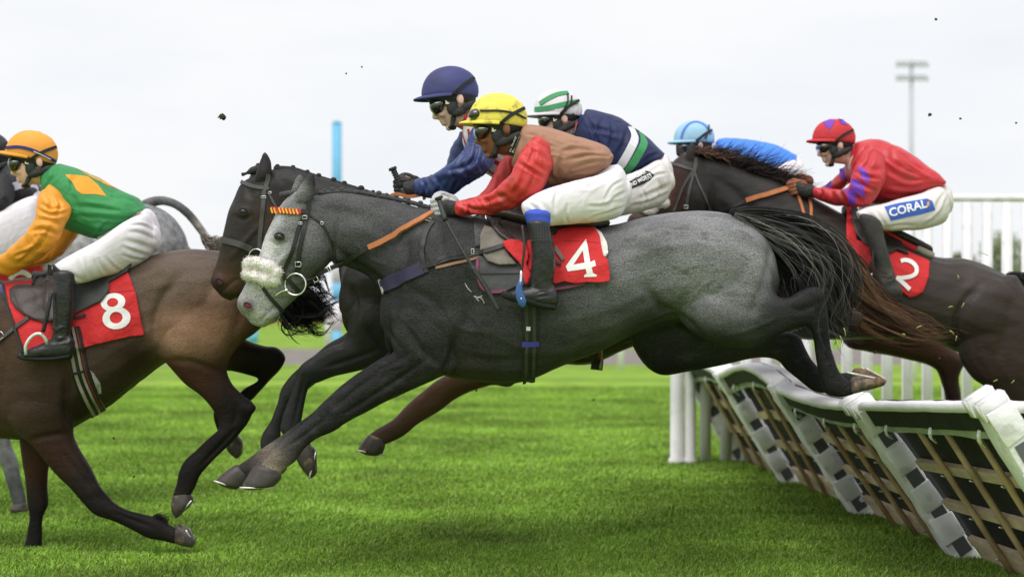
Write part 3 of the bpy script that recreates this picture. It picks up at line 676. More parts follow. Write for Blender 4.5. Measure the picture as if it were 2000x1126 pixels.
DCOAT_SHADE = [(515, 455, (0.6020, 0.5762, 0.6020), 11, 10), (508, 480, (0.6364, 0.6106, 0.6278), 12, 10), (500, 500, (0.6364, 0.6106, 0.6278), 12, 8), (532, 425, (0.4730, 0.4558, 0.4730), 12, 6), (600, 480, (0.1000, 0.0950, 0.1020), 22, 9), (625, 510, (0.0850, 0.0800, 0.0860), 20, 9), (575, 540, (0.1500, 0.1420, 0.1500), 16, 6), (575, 450, (0.1600, 0.1500, 0.1600), 15, 5), (472, 606, (0.4300, 0.4042, 0.3956), 9, 6), (1400, 500, (0.2000, 0.2000, 0.2050), 80, 2), (1250, 490, (0.1700, 0.1700, 0.1750), 80, 1.5), (1330, 440, (0.2200, 0.2200, 0.2250), 50), (1100, 540, (0.0850, 0.0850, 0.0880), 80, 1.5), (1000, 620, (0.0396, 0.0396, 0.0410), 80, 1.8), (880, 560, (0.0324, 0.0324, 0.0338), 90, 2), (860, 690, (0.0274, 0.0266, 0.0266), 60, 2), (1010, 710, (0.0324, 0.0324, 0.0331), 60, 2),
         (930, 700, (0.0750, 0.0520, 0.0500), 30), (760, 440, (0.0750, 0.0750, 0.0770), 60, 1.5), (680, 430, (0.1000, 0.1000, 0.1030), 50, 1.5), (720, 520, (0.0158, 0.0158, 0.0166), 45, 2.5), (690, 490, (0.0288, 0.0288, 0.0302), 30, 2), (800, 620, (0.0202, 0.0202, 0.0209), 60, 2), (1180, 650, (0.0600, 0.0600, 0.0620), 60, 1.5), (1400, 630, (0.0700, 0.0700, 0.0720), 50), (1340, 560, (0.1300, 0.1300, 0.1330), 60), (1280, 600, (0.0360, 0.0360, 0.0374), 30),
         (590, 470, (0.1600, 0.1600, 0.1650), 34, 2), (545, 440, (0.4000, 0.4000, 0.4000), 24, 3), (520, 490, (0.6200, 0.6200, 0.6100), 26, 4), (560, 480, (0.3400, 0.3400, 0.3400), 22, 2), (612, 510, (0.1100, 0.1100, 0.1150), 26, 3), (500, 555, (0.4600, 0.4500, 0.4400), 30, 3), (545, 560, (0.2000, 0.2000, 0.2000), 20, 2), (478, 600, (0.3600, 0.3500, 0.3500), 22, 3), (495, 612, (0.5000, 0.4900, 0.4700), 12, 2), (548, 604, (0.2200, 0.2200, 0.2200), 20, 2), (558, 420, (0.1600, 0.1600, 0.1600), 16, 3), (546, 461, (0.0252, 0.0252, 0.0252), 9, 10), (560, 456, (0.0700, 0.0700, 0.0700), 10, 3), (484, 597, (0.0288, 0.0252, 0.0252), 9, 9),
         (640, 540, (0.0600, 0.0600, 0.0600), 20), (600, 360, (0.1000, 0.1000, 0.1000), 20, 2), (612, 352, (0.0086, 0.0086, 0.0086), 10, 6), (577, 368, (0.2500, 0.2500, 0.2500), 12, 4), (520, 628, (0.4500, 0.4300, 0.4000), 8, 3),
         (1540, 620, (0.0202, 0.0202, 0.0209), 42, 4), (1600, 600, (0.0130, 0.0130, 0.0137), 40, 4), (1600, 690, (0.0122, 0.0122, 0.0130), 45, 4), (1560, 710, (0.0086, 0.0086, 0.0094), 50, 4), (1640, 755, (0.0252, 0.0230, 0.0216), 20, 3), (1300, 690, (0.0065, 0.0065, 0.0072), 50, 5), (1400, 700, (0.0086, 0.0086, 0.0094), 36, 4),  # near-black at the off stifle and thigh is shade painted into the coat
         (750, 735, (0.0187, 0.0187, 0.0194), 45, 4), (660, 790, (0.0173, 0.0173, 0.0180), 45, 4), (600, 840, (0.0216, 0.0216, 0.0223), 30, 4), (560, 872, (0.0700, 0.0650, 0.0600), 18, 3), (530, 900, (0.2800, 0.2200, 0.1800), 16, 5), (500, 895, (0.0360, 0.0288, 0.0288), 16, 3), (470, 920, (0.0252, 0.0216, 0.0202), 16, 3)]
horse('D', 7.75, 'grey horse at full stretch over the hurdle with number 4 on its red cloth', [(DT,), (DN,), (DH,), (D_NH, -.145), (D_FH, .14), (D_NF, -.135), (D_FF, .12), (DEar1, -.055), (DEar2, .055)], D_E, (.12, .112, .122), DCOAT_SHADE, M_GREYC, voxel=.0065, relief=D_REL,
      eye=(546, 462, 6.3, 8), nostril=(484, 597, 8.5, 6, 35),
      hooves=[([(494, 912, 549, 924, .042), (484, 928, 549, 934, .050), (474, 944, 536, 948, .056), (474, 949, 520, 953, .050)], -.135, M_HOOF, ((472, 949), (536, 951)), .055),
              ([(458, 908, 488, 934, .040), (440, 920, 482, 944, .048), (424, 934, 474, 952, .052)], .12, M_HOOF, ((421, 936), (478, 955)), .05),
              ([(1668, 735, 1662, 770, .040), (1688, 734, 1684, 764, .050), (1706, 739, 1702, 754, .046)], -.145, M_HOOFN, ((1655, 727), (1708, 738)), .045),
              ([(1672, 718, 1668, 764, .038), (1700, 722, 1694, 762, .052), (1729, 740, 1720, 754, .046)], .14, M_HOOFL, ((1686, 718), (1730, 741)), .05)])

def tuck(st, k, ex_, off_=0):
    return st[:k]+ex_
# ---- C: plaited dark horse beyond the grey
cx = lambda x, y: 671+(x-752)*.90; cy = lambda x, y: 642+(y-680)*.82+max(0, x-900)*.06
CN = [(531, 330, 600, 470, .065), (570, 328, 640, 480, .078), (620, 343, 660, 500, .085), (684, 363, 665, 545, .10), (730, 380, 672, 600, .14), (790, 402, 690, 640, .18)]
CH = [(498, 342, 580, 390, .075), (471, 358, 575, 430, .095), (457, 387, 560, 470, .10), (443, 426, 545, 500, .095), (434, 465, 520, 530, .08), (427, 497, 500, 556, .066), (416, 529, 486, 573, .06), (411, 552, 466, 580, .055), (426, 572, 455, 584, .035)]
C_NF = [(700, 560, 800, 600, .08), (684, 610, 800, 680, .10), (673, 664, 760, 712, .075), (647, 677, 715, 722, .06), (615, 692, 657, 733, .05), (588, 712, 622, 747, .043), (577, 742, 607, 752, .036), (567, 775, 598, 775, .03), (553, 810, 590, 812, .031), (547, 836, 588, 830, .034), (556, 852, 588, 845, .033), (572, 866, 602, 858, .03), (580, 884, 608, 868, .032)]
C_FF = [(700, 590, 780, 640, .08), (680, 645, 740, 690, .065), (640, 672, 680, 712, .05), (580, 722, 620, 745, .042), (550, 755, 585, 775, .038), (541, 787, 565, 790, .03), (528, 822, 552, 827, .029), (511, 850, 548, 855, .034), (510, 875, 540, 880, .032), (520, 900, 545, 890, .03)]
CEar = [(497, 352, 531, 342, .026), (501, 335, 531, 333, .026), (506, 318, 530, 316, .018), (512, 302, 525, 304, .010), (516, 295, 520, 297, .004)]
CEar2 = [(485, 352, 505, 345, .02), (492, 335, 508, 333, .018), (500, 318, 510, 318, .01)]
BK, BB = (.012, .02, .021), (.055, .035, .026)
CCOAT = [(480, 370, (.03, .026, .025), 30), (470, 430, (.035, .03, .028), 30), (515, 420, (.06, .036, .024), 18, 1.5), (450, 520, (.045, .03, .022), 20), (440, 545, (.09, .045, .025), 14, 2), (425, 560, (.015, .014, .014), 12, 2), (620, 370, (.03, .028, .028), 50), (720, 600, (.03, .028, .026), 50), (600, 720, (.026, .026, .027), 60)]
horse('C', 8.32, 'dark plaited horse with a plain leather noseband, head just beyond the grey', [(tr(DT, cx, cy, .95),), (CN,), (CH,), (tuck(tr(D_NH, cx, cy), 8, [(1440, 600, 1436, 640, .04), (1480, 612, 1478, 640, .032), (1530, 620, 1528, 646, .032)]), -.14), (tuck(tr(D_NH, cx, cy), 8, [(1440, 600, 1436, 640, .04), (1480, 612, 1478, 640, .032), (1530, 620, 1528, 646, .032)]), .13), (C_NF, -.12), (C_FF, .12), (CEar, -.055), (CEar2, .05)],
      [(433, 548, 17, 15, 30, .025, -.04)],
      (.028, .026, .026), CCOAT, M_DARKC, relief=([(715, 590, 30, 52, 8, .02), (735, 640, 40, 34, 0, .02), (542, 470, 30, 40, 0, .010), (474, 412, 18, 13, 0, .008), (488, 372, 10, 14, 0, -.008), (500, 450, 18, 30, 20, -.006), (600, 720, 18, 13, 0, .006), (700, 545, 30, 22, 20, .01), (485, 510, 14, 20, 0, -.005)],
      [([(690, 560), (700, 600), (690, 640)], 8, -.012), ([(462, 423), (476, 428), (490, 420)], 4, -.005), ([(505, 440), (480, 470), (455, 500)], 5, .006), ([(745, 680), (690, 700), (640, 716)], 5, -.007), ([(596, 730), (585, 780), (572, 835)], 4, -.005), ([(570, 400), (560, 450), (540, 500)], 5, -.007), ([(432, 572), (452, 552), (466, 545)], 3, -.005), ([(720, 640), (740, 665), (760, 690)], 8, -.01)]), eye=(475, 413, 5.6, 10), nostril=(429, 549, 6.5, 4.5, 40),
      hooves=[([(577, 890, 606, 866, .036), (583, 905, 616, 878, .044), (597, 925, 618, 895, .05), (606, 932, 619, 920, .04)], -.12, M_HOOF, ((606, 933), (618, 880)), .045),
              ([(520, 898, 545, 888, .036), (530, 915, 556, 900, .044), (545, 925, 560, 910, .04)], .12, M_HOOF)])

# ---- E: brown horse mostly hidden beyond the grey
ex = lambda x, y: 1165+(x-1035)*.86; ey = lambda x, y: 710+(y-745)*.86+(12 if y < 500 else 0)
eyo = lambda x, y: ey(x, y)
E_NF = [(ex(790, 600), ey(790, 600), ex(915, 640), ey(915, 640), .09), (930, 690, 1010, 745, .08), (895, 715, 960, 752, .062), (847, 746, 905, 770, .052), (812, 774, 862, 800, .046), (773, 812, 822, 824, .040), (752, 828, 795, 846, .034), (735, 838, 776, 858, .033), (720, 850, 756, 866, .034)]
BR = (.075, .035, .022)
horse('E', 9.15, 'chestnut brown horse hidden behind the grey, one bent foreleg showing under its girth', [(tr(DT, ex, ey, .97),), (tr(DN, ex, lambda x, y: ey(x, y)+24, .97),), (tr(DH, ex, lambda x, y: ey(x, y)+24, .97),), (tuck(tr(D_NH, ex, ey), 8, [(1662, 592, 1652, 632, .036), (1684, 612, 1676, 636, .03)]), -.145), (tuck(tr(D_NH, ex, ey), 8, [(1662, 592, 1652, 632, .036), (1684, 612, 1676, 636, .03)]), .14), (E_NF, -.13), (tr(DEar1, ex, lambda x, y: ey(x, y)+24), -.055)],
      [(1000, 640, 60, 60, 0, .05, -.2)], (.06, .034, .026), [(1165, 680, (.03, .022, .02), 60, 2), (860, 780, (.095, .048, .032), 60, 2), (760, 850, (.05, .03, .02), 30), (1660, 600, (.035, .022, .018), 50, 3), (1560, 560, (.05, .03, .024), 40, 2)], M_DARKC,
      hooves=[([(718, 850, 753, 862, .040), (708, 862, 752, 872, .048), (700, 874, 748, 884, .05)], -.13, M_HOOF, ((698, 877), (749, 887)), .045)])

# ---- A: bay number 8 landing at the left
AT = [(-75, 650, -70, 780, .09), (-45, 580, -35, 845, .19), (25, 545, 30, 858, .245), (90, 542, 95, 856, .275), (150, 534, 160, 826, .29), (210, 522, 222, 786, .295), (270, 505, 282, 738, .285), (330, 491, 340, 700, .275), (390, 486, 415, 690, .265),
      (450, 494, 470, 665, .235), (500, 516, 505, 630, .18), (535, 548, 532, 600, .1)]
A_NH = [(470, 520, 290, 580, .08), (515, 560, 298, 640, .115), (520, 625, 308, 685, .12), (470, 672, 330, 715, .105), (443, 712, 359, 748, .075), (452, 746, 392, 772, .058), (474, 770, 412, 794, .048), (497, 790, 424, 818, .040),
        (486, 824, 428, 836, .037), (470, 844, 424, 842, .034), (438, 878, 396, 864, .030), (404, 912, 362, 898, .030), (391, 930, 349, 922, .036), (384, 946, 345, 944, .033), (374, 964, 338, 966, .034)]
A_FH = [(420, 590, 340, 690, .09), (470, 655, 400, 725, .085), (513, 674, 450, 724, .068), (541, 678, 490, 733, .052), (558, 697, 505, 740, .042), (550, 718, 498, 748, .038), (525, 745, 478, 758, .033), (492, 780, 455, 778, .030), (462, 806, 432, 790, .030), (448, 826, 416, 806, .034), (456, 846, 424, 838, .030), (464, 856, 440, 862, .034)]
A_NF = [(160, 690, -10, 740, .09), (152, 770, 20, 820, .11), (146, 815, 40, 850, .095), (144, 855, 64, 870, .075), (174, 907, 106, 922, .056), (194, 945, 135, 950, .047), (212, 967, 158, 976, .043), (226, 982, 184, 1003, .038), (250, 995, 218, 1016, .031), (285, 1004, 262, 1036, .030), (308, 1010, 290, 1050, .036),
        (326, 1020, 315, 1055, .032), (344, 1030, 340, 1062, .034)]
A_FF = [(30, 790, 120, 800, .08), (35, 840, 106, 860, .062), (40, 880, 100, 890, .052), (46, 918, 94, 918, .046), (51, 956, 93, 955, .043), (54, 985, 94, 984, .040), (57, 1008, 85, 1008, .031), (54, 1040, 82, 1040, .029), (49, 1058, 82, 1058, .034), (49, 1072, 82, 1073, .036)]
ax = lambda x, y: 60+(x-870)*.88; ay = lambda x, y: 555+(y-420)*.88+(870-x)*.12
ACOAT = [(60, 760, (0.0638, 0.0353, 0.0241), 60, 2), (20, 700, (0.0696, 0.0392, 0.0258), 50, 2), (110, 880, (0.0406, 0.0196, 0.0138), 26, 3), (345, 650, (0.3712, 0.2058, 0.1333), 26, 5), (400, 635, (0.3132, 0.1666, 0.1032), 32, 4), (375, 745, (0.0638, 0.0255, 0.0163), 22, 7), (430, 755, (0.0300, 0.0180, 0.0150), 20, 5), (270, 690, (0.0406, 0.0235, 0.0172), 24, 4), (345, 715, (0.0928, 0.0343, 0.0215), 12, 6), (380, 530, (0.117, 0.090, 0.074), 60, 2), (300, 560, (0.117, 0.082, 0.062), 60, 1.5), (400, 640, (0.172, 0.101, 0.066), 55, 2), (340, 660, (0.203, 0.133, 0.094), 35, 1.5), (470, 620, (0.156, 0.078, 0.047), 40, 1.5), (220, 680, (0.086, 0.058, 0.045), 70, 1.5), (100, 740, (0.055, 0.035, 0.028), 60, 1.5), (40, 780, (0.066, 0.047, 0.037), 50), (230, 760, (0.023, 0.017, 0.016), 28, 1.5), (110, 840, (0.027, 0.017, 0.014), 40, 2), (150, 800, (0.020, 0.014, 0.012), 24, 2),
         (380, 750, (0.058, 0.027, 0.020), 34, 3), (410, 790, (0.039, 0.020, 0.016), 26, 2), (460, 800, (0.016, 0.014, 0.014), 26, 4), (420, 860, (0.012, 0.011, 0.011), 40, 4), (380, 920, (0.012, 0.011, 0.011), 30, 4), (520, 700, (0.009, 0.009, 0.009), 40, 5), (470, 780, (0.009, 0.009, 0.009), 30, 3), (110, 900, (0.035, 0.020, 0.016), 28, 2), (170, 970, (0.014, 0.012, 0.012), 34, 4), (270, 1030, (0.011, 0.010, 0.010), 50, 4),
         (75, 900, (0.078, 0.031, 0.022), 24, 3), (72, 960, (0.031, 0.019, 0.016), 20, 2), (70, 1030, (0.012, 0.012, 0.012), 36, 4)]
horse('A', 8.84, 'bay horse landing at the left edge with number 8 on its red cloth', [(AT,), (tr(DN, ax, ay),), (tr(DH, ax, ay),), (tr(DEar1, ax, ay), -.055), (tr(DEar2, ax, ay), .05), (A_NH, -.15), (A_FH, .14), (A_NF, -.14), (A_FF, .12)],
      [(485, 800, 17, 12, -35, .02, -.165)],
      (.10, .065, .05), ACOAT, M_BAYC, eye=(ax(546, 462), ay(546, 462), 5.5, 8), nostril=(ax(484, 597), ay(484, 597), 7, 5, 35), relief=([(60, 700, 60, 90, 0, .02), (95, 790, 50, 44, 0, .02), (350, 655, 46, 42, 0, .024), (390, 560, 70, 60, 0, .012), (450, 610, 34, 70, 15, .012), (180, 680, 80, 80, 0, .008), (275, 600, 30, 60, 0, -.014), (430, 690, 36, 20, 20, .008), (480, 800, 16, 12, -30, .006), (330, 520, 30, 20, 0, .01), (30, 800, 40, 34, 0, .012), (190, 955, 16, 13, 0, .006)],
      [([(303, 665), (304, 620), (318, 580), (350, 545)], 10, -.018), ([(326, 702), (375, 706), (430, 728), (446, 745)], 6, -.010), ([(500, 640), (466, 678), (446, 716)], 7, .006), ([(420, 540), (404, 600), (420, 660), (440, 700)], 13, -.008), ([(470, 560), (470, 610), (452, 668)], 10, -.006), ([(112, 680), (130, 740), (128, 800), (140, 836)], 8, -.016), ([(-10, 640), (10, 700), (5, 780)], 10, -.008), ([(62, 858), (95, 850), (128, 846)], 6, -.010),
       ([(462, 835), (420, 880), (390, 910)], 4, -.007), ([(440, 760), (462, 800), (455, 830)], 5, -.006), ([(120, 880), (160, 930), (195, 975)], 6, -.006), ([(220, 1000), (270, 1018), (300, 1030)], 4, -.005), ([(180, 800), (230, 775), (290, 730)], 9, -.006), ([(230, 560), (215, 640), (230, 720)], 15, -.004), ([(185, 570), (170, 650), (180, 730)], 15, -.004)]), hooves=[([(372, 962, 336, 972, .036), (377, 972, 334, 985, .044), (374, 984, 337, 1000, .048), (356, 1002, 343, 1010, .035)], -.15, M_HOOF, ((377, 975), (346, 1010)), .04),
              ([(464, 848, 440, 866, .036), (474, 862, 446, 882, .044), (473, 882, 460, 894, .045)], .14, M_HOOF), ([(352, 1022, 345, 1062, .037), (368, 1030, 360, 1066, .045), (380, 1050, 375, 1068, .045)], -.14, M_HOOF, ((366, 1032), (380, 1058)), .04),
              ([(46, 1070, 84, 1071, .04), (42, 1082, 86, 1082, .05), (40, 1088, 88, 1088, .052)], .12, M_HOOF)])

# ---- B: dappled grey at the far left
BT = [(-120, 430, -110, 650, .22), (-20, 415, -20, 660, .26), (80, 402, 80, 660, .28), (170, 397, 170, 645, .285), (240, 394, 245, 635, .28), (290, 398, 300, 620, .26), (330, 418, 335, 590, .22), (357, 452, 355, 550, .14), (366, 480, 364, 520, .07)]
B_NH = [(345, 500, 170, 560, .09), (340, 560, 180, 640, .11), (260, 640, 130, 720, .09), (120, 730, 60, 780, .06), (40, 810, -18, 845, .045), (19, 858, -15, 872, .036), (33, 892, 4, 910, .030), (41, 934, 14, 944, .029), (50, 970, 24, 978, .034), (51, 984, 27, 988, .034)]
BDC = [(300, 430, (.22, .22, .225), 60, 2), (180, 520, (.36, .36, .36), 70, 2), (345, 500, (.17, .17, .175), 26, 2), (20, 880, (.18, .18, .185), 26, 3), (40, 950, (.06, .06, .06), 24, 3)]
M_DAPP = mat('dappled_coat', attr=True, rough=.6, var=.42, vscale=22, fine=.2, fscale=300, bump=.2, bscale=150)
horse('B', 10.6, 'pale dappled grey horse at the far left with its tail bound in a band', [(BT,), (B_NH, -.13), ([(s[0]-60, s[1], s[2]-60, s[3], s[4]) for s in B_NH], .13), (tr(D_NF, lambda x, y: -60+(x-870)*.7, lambda x, y: 640+(y-700)*.7), -.12), (tr(DN, lambda x, y: -100+(x-870)*.7, lambda x, y: 430+(y-420)*.7),), (tr(DH, lambda x, y: -100+(x-870)*.7, lambda x, y: 430+(y-420)*.7),), (tr(DEar1, lambda x, y: -100+(x-870)*.7, lambda x, y: 430+(y-420)*.7), -.055)],
      [], (.20, .20, .205), BDC, M_DAPP, eye=(-327, 459, 4.5, 8), hooves=[([(24, 986, 53, 984, .038), (20, 995, 55, 995, .048)], -.13, M_HOOF)])

# ---- F: dark number 2 rising behind the hurdle
FT = [(1432, 480, 1438, 580, .1), (1470, 430, 1475, 640, .19), (1540, 405, 1545, 660, .24), (1620, 415, 1620, 664, .27), (1700, 445, 1700, 662, .28), (1770, 480, 1765, 662, .285), (1830, 502, 1825, 668, .28), (1886, 505, 1880, 690, .27), (1952, 531, 1945, 710, .26), (2020, 580, 2010, 720, .22), (2055, 640, 2045, 700, .1)]
FN = [(1362, 302, 1388, 412, .075), (1395, 308, 1400, 425, .08), (1430, 319, 1415, 445, .085), (1470, 335, 1430, 485, .10), (1537, 358, 1442, 545, .13), (1600, 392, 1455, 600, .17), (1650, 420, 1480, 640, .19)]
FH = [(1338, 300, 1388, 335, .07), (1322, 308, 1392, 375, .092), (1308, 324, 1392, 405, .098), (1306, 350, 1380, 425, .095), (1298, 378, 1352, 438, .078), (1275, 398, 1322, 448, .066), (1252, 410, 1292, 458, .058), (1230, 420, 1262, 464, .056), (1222, 438, 1250, 468, .04)]
F_NH = [(1990, 545, 1880, 620, .09), (2040, 620, 1872, 690, .12), (2060, 690, 1896, 735, .12), (2070, 750, 1925, 755, .1), (2080, 800, 1952, 785, .075), (2090, 860, 2000, 840, .055), (2100, 900, 2040, 880, .045), (2096, 930, 2052, 925, .033), (2090, 980, 2060, 975, .03), (2086, 1000, 2050, 1000, .035), (2075, 1012, 2045, 1010, .035)]
FEar = [(1338, 308, 1358, 315, .026), (1340, 296, 1361, 300, .026), (1345, 284, 1361, 288, .018), (1350, 276, 1356, 278, .006)]
FEar2 = [(1320, 304, 1338, 300, .02), (1318, 290, 1334, 292, .016), (1318, 279, 1324, 280, .006)]
horse('F', 10.0, 'near black horse number 2 with flying mane, ridden by the red and purple jockey', [(FT,), (FN,), (FH,), (F_NH, -.14), ([(s[0]+40, s[1], s[2]+40, s[3], s[4]) for s in F_NH], .14),
      ([(1450, 560, 1540, 600, .09), (1430, 600, 1500, 660, .08), (1380, 610, 1430, 655, .055), (1340, 620, 1370, 650, .042), (1345, 660, 1370, 655, .034), (1370, 680, 1390, 668, .032), (1385, 690, 1400, 678, .034)], -.13), (FEar, -.055), (FEar2, .055)],
      [],
      (.034, .026, .023), [(1900, 560, (.055, .044, .040), 60), (1960, 680, (.042, .026, .022), 60), (1316, 345, (.06, .028, .022), 10, 3), (1310, 385, (.07, .03, .022), 12, 3), (1235, 435, (.06, .03, .022), 20, 3), (1430, 370, (.035, .032, .032), 50), (1360, 280, (.02, .02, .02), 12)], M_DARKC, relief=([(1930, 610, 50, 60, 0, .02), (1366, 382, 20, 30, 0, .012), (1880, 540, 20, 30, 0, -.01), (1560, 500, 40, 60, 0, .015), (1960, 570, 30, 20, 20, .01)], [([(1868, 700), (1866, 640), (1884, 590), (1910, 560)], 9, -.02), ([(1392, 360), (1388, 400), (1370, 425)], 5, -.008), ([(1395, 345), (1440, 380), (1480, 440)], 12, -.01), ([(1410, 400), (1440, 450), (1450, 500)], 9, -.01), ([(1975, 580), (1960, 650), (1950, 700)], 10, -.008)]), eye=(1315, 360, 4, 8),
      hooves=[([(1384, 692, 1402, 678, .035), (1392, 700, 1412, 688, .042), (1402, 704, 1414, 696, .04)], -.13, M_HOOF)])

# ---- G: brown horse of the blue jockey, farthest right
gx = lambda x, y: 1560+(x-1215)*.70; gy = lambda x, y: 318+(y-330)*.72+62
G_NH = [(1740, 520, 1640, 600, .1), (1790, 590, 1650, 672, .11), (1800, 640, 1690, 685, .09), (1830, 655, 1740, 695, .07), (1862, 680, 1800, 708, .055), (1884, 700, 1828, 722, .048), (1882, 712, 1838, 738, .042), (1873, 735, 1842, 752, .035), (1876, 770, 1850, 778, .031), (1880, 830, 1855, 835, .03), (1882, 860, 1852, 862, .035), (1874, 880, 1848, 878, .034)]
horse('G', 10.85, 'brown horse farthest beyond the hurdle, one hind leg showing behind the dark horse', [(tr(DT, gx, gy),), (tr(DN, gx, lambda x, y: gy(x, y)+30),), (tr(DH, gx, lambda x, y: gy(x, y)+30),), (G_NH, -.14), ([(s[0]-6, s[1]-4, s[2]-4, s[3]-4, s[4]) for s in G_NH], .14), ([(1300, 560, 1390, 600, .08), (1270, 600, 1340, 640, .06), (1240, 620, 1280, 650, .045), (1262, 655, 1290, 655, .033), (1300, 665, 1310, 655, .035)], -.13), ([(1310, 560, 1400, 600, .08), (1285, 600, 1350, 640, .06), (1260, 620, 1295, 650, .045), (1275, 655, 1300, 655, .033)], .13)],
      [], (.06, .032, .026), [(1790, 690, (.095, .046, .032), 40, 3), (1860, 760, (.04, .024, .02), 40, 2)], M_DARKC,
      hooves=[([(1872, 878, 1846, 876, .037), (1868, 895, 1838, 893, .046), (1866, 900, 1836, 899, .047)], -.14, M_HOOF)])

# ---- tails, manes, plaits
K1, K2, K3 = (.012, .012, .013), (.03, .03, .031), (.36, .36, .36)
hairtail('tail', [(1425, 419, 7, -.02), (1468, 432, 22, -.02), (1520, 460, 42, 0), (1568, 500, 56, 0), (1592, 545, 62, 0), (1603, 590, 54, 0), (1615, 640, 44, 0)], 7.75, 2600, M_HAIR, HORSE['D']['e'], [K1, K1, K1, K1, K1, (.02, .02, .021), (.035, .035, .035), (.09, .09, .09)], r=.0021, wave=.03, seed=4, k=18, w=.06, locks=220, tight=.11)
hairtail('tail_wisps', [(1432, 420, 8, -.09), (1480, 440, 22, -.09), (1550, 470, 40, -.09), (1600, 510, 54, -.09), (1612, 565, 62, -.09), (1612, 630, 60, -.09), (1655, 695, 50, -.09)], 7.75, 120, M_HAIR, HORSE['D']['e'], [(.16, .16, .16), (.10, .10, .10), (.30, .28, .26), (.05, .05, .05), (.03, .03, .03)], r=.0008, wave=.08, seed=9, k=30, w=.08, locks=80, tight=.05)
hairtail('tail', [(1495, 430, 8), (1550, 450, 20), (1598, 485, 30), (1636, 530, 36), (1672, 576, 36), (1715, 612, 30), (1762, 634, 24), (1812, 646, 17)], 9.15, 1900, M_HAIR, HORSE['E']['e'], [(.16, .085, .045), (.22, .12, .07), (.10, .055, .032), (.05, .03, .022), (.03, .02, .016)], r=.0018, wave=.03, seed=11, k=18, w=.06, locks=220, tight=.12)
hairtail('tail', [(530, 560, 12), (560, 575, 26), (590, 588, 34), (620, 598, 34), (650, 602, 22)], 8.84, 1500, M_HAIR, HORSE['A']['e'], [K1, K1, K2], r=.0022, wave=.04, seed=21, k=14, locks=90, tight=.12)
hairtail('tail', [(520, 555, 10), (555, 585, 20), (568, 615, 20), (562, 640, 10), (590, 645, 14)], 8.84, 120, M_HAIR, HORSE['A']['e'], [K1, K2], r=.0016, wave=.05, seed=22, k=16, locks=16, tight=.04)
bm = bmesh.new(); tube(bm, [(280, 400, 9), (298, 394, 10), (320, 392, 9), (345, 400, 8.5), (370, 420, 8.5), (392, 448, 8), (405, 466, 7)], 10.6); me = solid(bm, .008, 2); paint(me, (.06, .06, .062), [(310, 392, (.11, .11, .115), 20, 2), (398, 456, (.30, .27, .24), 12, 2)]); obj('tail', me, M_DAPP, HORSE['B']['e'])
hairtail('tail', [(396, 458, 6), (405, 470, 9), (418, 478, 14), (428, 486, 14), (430, 500, 12)], 10.6, 160, M_HAIR, HORSE['B']['e'], [(.25, .20, .16), (.12, .1, .09)], r=.0026, wave=.03, seed=31)
hairtail('tail', [(1968, 538, 6), (1990, 543, 9), (2020, 552, 14), (2060, 590, 22)], 10.0, 300, M_HAIR, HORSE['F']['e'], [K1, K2], r=.0026, seed=32)
def mane(key, path, D, n, ln, cols, seed, dirs, r=.002, off=0.0):
    g = np.random.default_rng(seed); Q = dens([(*p, 0)[:3] for p in path], 10); lines = []
    for i in range(n):
        u = g.random(); x = u*(len(Q)-1); i0 = min(int(x), len(Q)-2); q = Q[i0]*(1-(x-i0))+Q[i0+1]*(x-i0)
        dx = np.interp(u, [d[0] for d in dirs], [d[1] for d in dirs])+g.normal()*.25; dy = np.interp(u, [d[0] for d in dirs], [d[2] for d in dirs])+g.normal()*.2
        l = np.interp(u, [d[0] for d in dirs], [d[3] for d in dirs])*g.uniform(.5, 1.15)*ln; cv = g.normal()*.25+.3; w0 = g.normal()*.018
        lines.append([tuple(P(q[0]+dx*l*t, q[1]+6+(dy*t+cv*t*t)*l+2*math.sin(t*9+i), D+off+w0+w0*t)) for t in np.linspace(0, 1, 9)])
    c = np.array([cols[g.integers(len(cols))] for _ in range(n)])
    return hair('mane', lines, r, M_HAIR, HORSE[key]['e'], c)
mane('F', [(1358, 290), (1385, 297), (1420, 312), (1470, 330), (1520, 348), (1560, 365)], 10.0, 1500, 1.0, [K1, K1, (.02, .015, .015), (.05, .03, .025)], 5, [(0, .3, -.5, 22), (.2, .8, -.55, 36), (.45, .8, -.62, 52), (.7, .9, -.45, 52), (1, .95, -.15, 36)], r=.0024, off=-.02)
mane('F', [(1352, 292), (1380, 296), (1410, 304)], 10.0, 160, 1.0, [(.12, .06, .045), (.2, .11, .085)], 6, [(0, .6, -.4, 28), (1, .8, -.3, 40)], r=.002, off=-.05)
bm = bmesh.new(); tube(bm, [(1352, 300, 6), (1400, 306, 9), (1450, 316, 12), (1500, 334, 13), (1550, 356, 10)], 10.0, wr=.8); obj('mane_roots', solid(bm, .008, 2), mat('black_hair', (.014, .013, .013), .7, var=.3, vscale=40, bump=.8, bscale=120), HORSE['F']['e'])
M_PLAIT = mat('plaited_hair', (.03, .03, .032), .7, var=.3, vscale=60, bump=1.0, bscale=200)
M_PLAITG = mat('grey_plaited_hair', (.06, .06, .062), .7, var=.35, vscale=60, bump=1.0, bscale=200)
